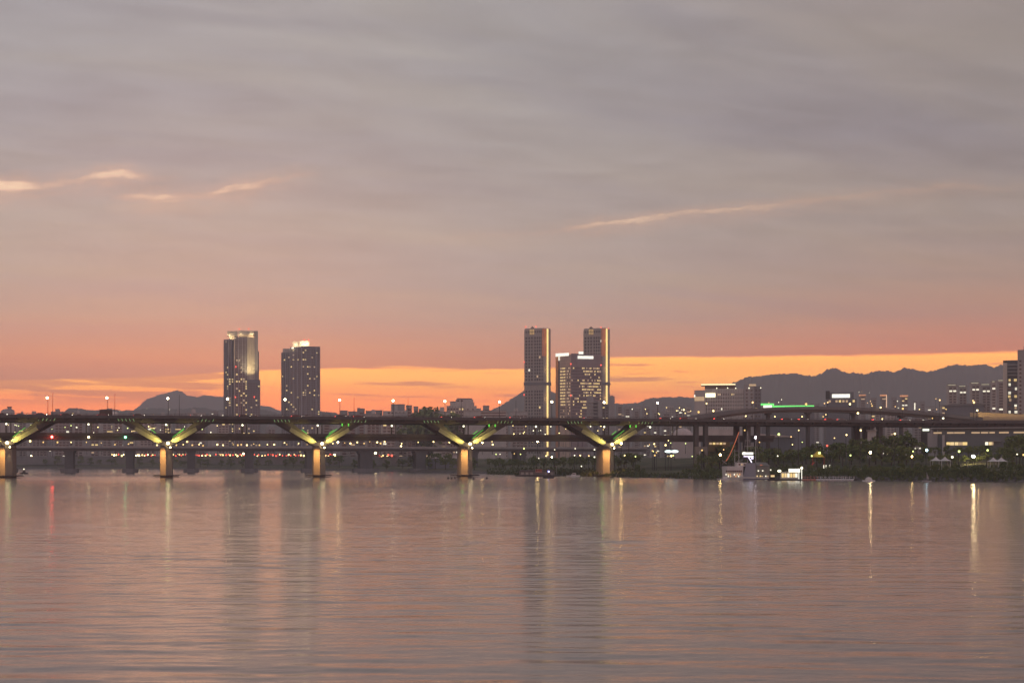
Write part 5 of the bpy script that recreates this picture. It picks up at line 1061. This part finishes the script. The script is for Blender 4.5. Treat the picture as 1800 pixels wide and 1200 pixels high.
for px in (1297, 1301, 1306): a = MB(); a.box(SX(px), SX(px + 2.4), -2.32, -2.21, SZ(817.4), SZ(814.6)); a.build('window', W_DIM if px == 1301 else WGLASS, ship)
a = MB(); a.prism([(SX(1304.2), -3.1), (SX(1327), -2.9), (SX(1327), 3), (SX(1304.2), 3)], 1.102, SZ(813.5), [(SX(1310), -2.6), (SX(1326), -2.6), (SX(1326), 2.6), (SX(1310), 2.6)]); a.build('funnel_house', mat('grey_blue_paint', (0.28, 0.28, 0.32), 0.6), ship)
a = MB(); a.prism([(SX(1327.2), -2.9), (SX(1351), -2.4), (SX(1351), 2.4), (SX(1327.2), 2.9)], 1.102, SZ(818.5)); a.build('aft_cabin', mat('ship_aft', (0.20, 0.20, 0.18), 0.7), ship)
a = MB(); a.prism([(SX(1327.2), -3.0), (SX(1352), -2.5), (SX(1350), 2.5), (SX(1327.2), 3)], SZ(818.4), SZ(812), [(SX(1328), -0.6), (SX(1346), -0.5), (SX(1346), 0.5), (SX(1328), 0.6)]); a.build('aft_roof', mat('ship_aft', (0.20, 0.20, 0.18), 0.7), ship)
for px, py, mm in ((1329.5, 827, W_WHT), (1337, 826.8, W_WHT), (1333, 827.5, WGLASS), (1327.5, 836.2, W_WARM), (1333, 836.2, W_YEL), (1336, 836.5, W_DIM), (1342.5, 836.2, W_WHT), (1346, 836.5, W_DIM), (1351, 825.4, W_WHT)):
    a = MB(); a.box(SX(px), SX(px + 2.0), -3.3, -3.12, SZ(py + 1.2), SZ(py - 1.1)); a.build('window_light', mm, ship)
a = MB(); a.extr([(SX(1333), SZ(818)), (SX(1339), SZ(816.6)), (SX(1334), SZ(816.3))], -3.4, -3.3); a.build('red_mark', emit('red_sign', (1.0, 0.25, 0.12), 0.6, False), ship)
MASTM = mat('mast_grey', (0.42, 0.40, 0.39), 0.6)
for px, yt, yb in ((1291.5, 789, 819), (1298.8, 759, 819), (1314, 757, 813), (1328.2, 765, 818)):
    a = MB(); a.tube((SX(px), 0, SZ(yb) - 0.2), (SX(px), 0, SZ(yt)), 0.15, 6, 0.08); a.build('mast', MASTM, ship)
for (x0, y0, x1, y1) in ((1291.5, 792, 1299, 792), (1291.5, 799, 1299, 799), (1308, 784, 1321, 784), (1309, 774, 1319, 774), (1292, 812, 1306, 808), (1322, 796, 1329, 796)): a = MB(); a.tube((SX(x0), 0, SZ(y0)), (SX(x1), 0, SZ(y1)), 0.09, 5); a.build('yard', MASTM, ship)
for (x0, y0, x1, y1) in ((1304, 812, 1314, 757), (1324, 812, 1314, 757), (1304, 783, 1304.3, 812), (1320.5, 783, 1321, 812), (1334, 802, 1328.4, 766), (1269, 817, 1291.5, 790)): a = MB(); a.tube((SX(x0), 0, SZ(y0)), (SX(x1), 0, SZ(y1)), 0.045, 4); a.build('rigging', MASTM, ship)
a = MB(); a.tube((SX(1269), 0, SZ(808.5)), (SX(1277), 0, SZ(815)), 0.12, 5); a.build('bowsprit', MASTM, ship)
gp_ = [(SX(1276 + 23 * u), SZ(810 - 51 * u ** 1.25)) for u in [i / 12 for i in range(13)]]; a = MB()
for (x0, z0), (x1, z1) in zip(gp_, gp_[1:]): a.tube((x0, 0, z0), (x1, 0, z1), 0.15, 5)
a.build('light_garland', GARL, ship)
a = MB(); a.box(SX(1303.5), SX(1322.5), -1.9, -1.5, SZ(798.8), SZ(794.6)); a.ball((SX(1307), -1.7, SZ(796.5)), 0.75, (1, 0.35, 0.8), 8, 5); a.build('sign', SIGNW, ship)
a = MB(); a.box(SX(1306), SX(1313), -1.9, -1.6, SZ(802.6), SZ(801.2)); a.box(SX(1313.6), SX(1323), -1.9, -1.6, SZ(803.2), SZ(801)); a.box(SX(1319), SX(1323), -1.9, -1.6, SZ(806.4), SZ(804.6)); a.build('sign_line', VIOL, ship)
a = MB(); a.tube((SX(1313.5), -1.8, SZ(801.5)), (SX(1320), -1.8, SZ(812.4)), 0.2, 5); a.build('light_tube', VIOL, ship)
a = MB(); a.box(SX(1304), SX(1323), -1.45, -1.2, SZ(807), SZ(794)); a.build('sign_frame', DARK, ship)
a = MB(); a.ball((SX(1327.8), -0.4, SZ(768.6)), 0.42, nu=8, nv=5); a.build('mast_lamp', emit('mast_lamp_pink', (1.0, 0.86, 0.95), 14), ship)
a = MB(); a.prism([(SX(1304), -3.9), (SX(1368), -3.9), (SX(1368), -3.2), (SX(1304), -3.2)], -0.3, 0.45); a.build('pontoon', mat('pontoon_blue', (0.16, 0.16, 0.20), 0.6), ship)
e = tag(empty('dinghy', (P(1272, 842, 519).x, 519, 0)), 'small white dinghy moored under the bow of the grey ship', 'boat'); a = MB(); a.prism([(-2.0, 0), (-1.2, -0.8), (2, -0.9), (2, 0.9), (-1.2, 0.8)], -0.2, 0.6, [(-2.6, 0), (-1.4, -1.0), (2.1, -1.0), (2.1, 1.0), (-1.4, 1.0)]); a.build('hull', WHITE, e); a = MB(); a.box(-0.2, 1.2, -0.6, 0.6, 0.602, 1.15); a.build('cabin', WHITE, e)
# floating shop
p = P(1388, 843, 510); e = tag(empty('floating_shop', (p.x, 510, 0)), 'brightly lit floating shop on a pontoon east of the grey ship', 'shop'); q = lambda px: (px - 1388) * 510 / F; zq = lambda py: CH + (HY - py) * 510 / F
a = MB(); a.box(q(1352), q(1414), -2.5, 3, -0.4, 0.5); a.build('pontoon', DARK, e); a = MB(); a.box(q(1374), q(1404), 1, 2.8, 0.502, zq(829)); a.build('wall', HULL, e)
a = MB(); a.box(q(1382), q(1404.5), -2.2, 2.8, zq(829), zq(828.4)); a.build('roof', WHITE, e); a = MB(); a.box(q(1384), q(1404), -2.5, -2.21, zq(829.6), zq(823.4)); a.build('sign', SIGNW, e)
for px, mm in ((1375, W_YEL), (1380, W_WARM), (1385, W_WHT), (1390, W_YEL), (1395, W_WARM), (1399, W_WHT)): a = MB(); a.box(q(px), q(px + 3.6), 0.9, 0.98, zq(838.5), zq(831.5)); a.build('window', mm, e)
for px in (1402, 1407): a = MB(); a.tube((q(px), -2.3, 0.5), (q(px), -2.3, zq(823)), 0.12, 6); a.build('light_post', SIGNW, e)
a = MB(); a.ball((q(1407), -2.3, zq(822)), 0.45, nu=8, nv=5); a.build('lamp', L_WHITE, e); a = MB(); a.tube((q(1368.5), -1, 0.5), (q(1368.5), -1, zq(828)), 0.1, 5); a.build('post', DARK, e); a = MB(); a.ball((q(1369), -1, zq(827.3)), 0.55, (1.25, 1, 0.8), 8, 5); a.build('lamp', L_WHITE, e)
a = MB(); a.box(q(1353), q(1361), -1.5, 1.5, 0.502, zq(838)); a.build('booth', DARK, e); a = MB(); a.box(q(1353.5), q(1360), -1.7, -1.52, zq(837.8), zq(834.6)); a.build('booth_light', W_WARM, e); a = MB(); a.box(q(1352), q(1362), -1.8, 1.8, zq(834.4), zq(833.8)); a.build('booth_roof', REDP, e)
# dock with swan boats
p = P(1455, 843, 503); e = tag(empty('dock', (p.x, 503, 0)), 'long dark floating dock that the swan boats are moored along', 'dock'); a = MB(); a.box(-9, 10.5, 0.6, 2.2, -0.3, 0.42); a.build('deck', DARK, e)
for i in range(5): a = MB(); a.tube((-8.5 + i * 4.6, 2.0, -0.5), (-8.5 + i * 4.6, 2.0, 1.6), 0.12, 6); a.build('pile', DARK, e)
def swan(col):
    e = empty('swan_boat', (0, 0, 0)); m = mat('swan_' + col, {'white': (0.7, 0.7, 0.7), 'pink': (0.55, 0.26, 0.2)}[col], 0.5); a = MB(); a.ball((0, 0, 0.3), 0.75, (0.6, 1.3, 0.5), 10, 6); a.build('hull', m, e, True)
    a = MB()
    for (p0, p1, r0, r1) in (((0, -0.85, 0.4), (0, -1.15, 0.9), 0.16, 0.11), ((0, -1.15, 0.9), (0, -0.95, 1.35), 0.11, 0.1), ((0, -0.95, 1.35), (0, -1.3, 1.42), 0.13, 0.05)): a.tube(p0, p1, r0, 6, r1)
    a.build('neck', m, e)
    a = MB(); a.prism([(-0.45, -0.3), (0.45, -0.3), (0.45, 0.7), (-0.45, 0.7)], 1.25, 1.38); a.build('roof', m, e)
    a = MB()
    for sx in (-0.4, 0.4): a.tube((sx, 0.2, 0.5), (sx, 0.2, 1.26), 0.03, 4)
    a.build('roof_posts', DARK, e, kind='stuff'); return e
S1_, S2_ = swan('white'), swan('pink')
for i, px in enumerate((1413, 1419, 1425, 1431, 1437, 1444, 1451, 1459, 1463, 1467, 1473, 1476, 1480, 1487.5, 1495)):
    wht = i >= 4; s_ = (S1_ if i == 4 else copy_tree(S1_)) if wht else (S2_ if i == 0 else copy_tree(S2_)); p = P(px, 843, 503); s_.location = (p.x, 502.2, 0); s_.rotation_euler = (0, 0, math.pi / 2 + 0.3 * math.sin(i * 2)); tag(s_, '%s swan pedal boat moored along the dock, %s from the floating shop' % ('white' if wht else 'pink', nth(i)), 'pedal boat', 'swan pedal boats at the dock')
e = tag(empty('dome_boat', (P(1527, 846, 480).x, 480, 0)), 'small pale dome-covered boat moored by the east bank', 'boat'); a = MB(); a.prism([(-2.2, 0), (-1.2, -0.9), (1.8, -0.9), (2.2, 0), (1.8, 0.9), (-1.2, 0.9)], -0.2, 0.45); a.build('hull', WHITE, e); a = MB(); a.ball((0, 0, 0.46), 1.15, (1.1, 0.8, 0.95), 12, 6); a.build('dome', HULL, e, True)
e = tag(empty('small_sailboat', (P(1629, 844, 476).x, 476, 0)), 'small grey boat with furled mast by the dark east bank', 'boat'); a = MB(); a.prism([(-1.6, 0), (-0.8, -0.6), (1.5, -0.6), (1.5, 0.6), (-0.8, 0.6)], -0.2, 0.4); a.build('hull', GREY2, e); a = MB(); a.tube((0, 0, 0.4), (0, 0, 3.2), 0.06, 5); a.build('mast', GREY2, e); a = MB(); a.add([(0.1, 0, 0.8), (0.9, 0, 0.8), (0.1, 0, 2.9), (0.1, 0.06, 0.8), (0.9, 0.06, 0.8), (0.1, 0.06, 2.9)], [(0, 1, 2), (3, 5, 4), (0, 3, 4, 1), (1, 4, 5, 2), (2, 5, 3, 0)]); a.build('sail', GREY2, e)
# boathouse pontoon near the fourth and fifth piers
B = Bld('boathouse', 'low floating boathouse with red and white sign between the bridge piers', 'boathouse', None, 944, 668, seed=40); B.e.location.z = 0; B.z0 = 0; z = B.z
B.boxp('pontoon', DARK, B.x(905), B.x(985), -3, 5, -0.4, 0.5); B.boxp('wall', GREY2, B.x(913), B.x(975), 0, 4.6, 0.502, z(828)); a = MB(); a.extr([(B.x(910), z(828)), (B.x(978), z(828)), (B.x(972), z(825.2)), (B.x(916), z(825.6))], -1, 5.2); a.build('roof', ROOFG, B.e)
a = MB(); a.box(B.x(941), B.x(953), -1.6, -1.2, z(830.5), z(824.2)); a.build('sign', mat('sign_board', (0.62, 0.36, 0.33), 0.5), B.e); 
for x0, x1 in ((942, 944.5), (945.2, 947), (947.8, 949.6), (950.2, 952)): B.boxp('sign_mark', REDP, B.x(x0), B.x(x1), -1.68, -1.61, z(827.6), z(825.2))
for x0 in (916, 924, 932): B.boxp('panel', HULL, B.x(x0), B.x(x0 + 5), -0.1, -0.02, z(834), z(829.5))
for x0 in (958, 966): B.boxp('panel', GREY1, B.x(x0), B.x(x0 + 6), -0.1, -0.02, z(834), z(829.5))
B.boxp('mast', MASTM, B.x(978), B.x(978.6), 0, 0.15, 0.502, z(818)); B.done()
def motorboat(px, py, L, label, lampm=None, col=WHITE):
    Y = CH * F / (py - HY); p = P(px, py, Y); e = tag(empty('motorboat', (p.x, Y, 0)), label, 'boat'); h = L / 2
    a = MB(); a.prism([(-h * 0.95, 0), (-h * 0.5, -h * 0.3), (h * 0.95, -h * 0.3), (h * 0.95, h * 0.3), (-h * 0.5, h * 0.3)], -0.2, 0.7, [(-h * 1.1, 0), (-h * 0.55, -h * 0.36), (h, -h * 0.34), (h, h * 0.34), (-h * 0.55, h * 0.36)]); a.build('hull', col, e); a = MB(); a.prism([(-h * 0.35, -h * 0.24), (h * 0.4, -h * 0.24), (h * 0.4, h * 0.24), (-h * 0.35, h * 0.24)], 0.702, 1.7, [(-h * 0.15, -h * 0.2), (h * 0.35, -h * 0.2), (h * 0.35, h * 0.2), (-h * 0.15, h * 0.2)]); a.build('cabin', col, e)
    a = MB(); a.box(-h * 0.2, h * 0.3, -h * 0.245, -h * 0.2, 1.1, 1.5); a.build('window', WGLASS, e); a = MB(); a.tube((0, 0, 1.7), (0, 0, 2.6), 0.06, 5); a.build('mast', DARK, e)
    if lampm: a = MB(); a.ball((0, 0, 2.7), 0.3, nu=8, nv=5); a.build('mast_lamp', lampm, e)
motorboat(1008, 837.5, 6, 'small white motorboat near the fifth bridge pier'); motorboat(964.5, 840, 4.5, 'small dark boat with a violet blue lamp beside the boathouse', L_BLUE, DARK); motorboat(42, 832.5, 4.5, 'small dark boat with a pale lamp beside the first bridge pier', L_WHITE, DARK); motorboat(1150, 838, 5, 'small pale launch at the bank east of the fifth pier', None, HULL)
for i, (px, py) in enumerate(((788, 841), (794, 841.5), (800, 841), (833, 842), (856, 841))):
    Y = CH * F / (py - HY); p = P(px, py, Y); e = tag(empty('buoy', (p.x, Y, 0)), '%s dark buoy from the west floating by the fourth bridge pier' % nth(i), 'buoy', 'dark buoys by the fourth pier'); a = MB(); a.tube((0, 0, -0.2), (0, 0, 0.5), 0.5, 8, 0.35); a.build('float', DARK, e); a = MB(); a.tube((0, 0, 0.5), (0, 0, 0.9), 0.08, 5); a.build('top', DARK, e)
# glass-roofed shed seen west of the fourth pier
B = Bld('glass_roofed_shed', 'low shed with a pale skylight roof west of the fourth bridge pier', 'shed', None, 779, 930, seed=41); z = B.z
B.boxp('wall', GREY4, B.x(752), B.x(806), 0, 12, 0, z(806)); 
for i in range(5): a = MB(); a.add([(B.x(753 + i * 10.4), -0.5, z(805.5)), (B.x(762.4 + i * 10.4), -0.5, z(805.5)), (B.x(763.8 + i * 10.4), 6, z(796.5)), (B.x(754.4 + i * 10.4), 6, z(796.5))], [(0, 1, 2, 3)]); a.v = a.v + [(x, y + 0.1, zz - 0.15) for x, y, zz in a.v]; a.f += [(7, 6, 5, 4), (0, 4, 5, 1), (3, 2, 6, 7)]; a.build('roof_pane', PINKW, B.e)
B.boxp('gable', GREY4, B.x(752), B.x(806), 6.1, 12, z(806), z(796.8)); B.done()

# ------------------------------------------------------------------ air
hz = bpy.data.materials.new('haze_air'); hz.use_nodes = True; t = NT(hz.node_tree); t.n.clear()
pv = t.new('ShaderNodeVolumePrincipled'); pv.inputs['Color'].default_value = (0.97, 0.95, 1.0, 1); pv.inputs['Density'].default_value = 1.6e-4; pv.inputs['Anisotropy'].default_value = 0.0
ou = t.new('ShaderNodeOutputMaterial'); t.l.new(pv.outputs[0], ou.inputs['Volume'])
m = MB(); m.box(-7500, 7500, -420, 8600, -3.5, 450); o = m.build('haze', hz, kind='stuff')
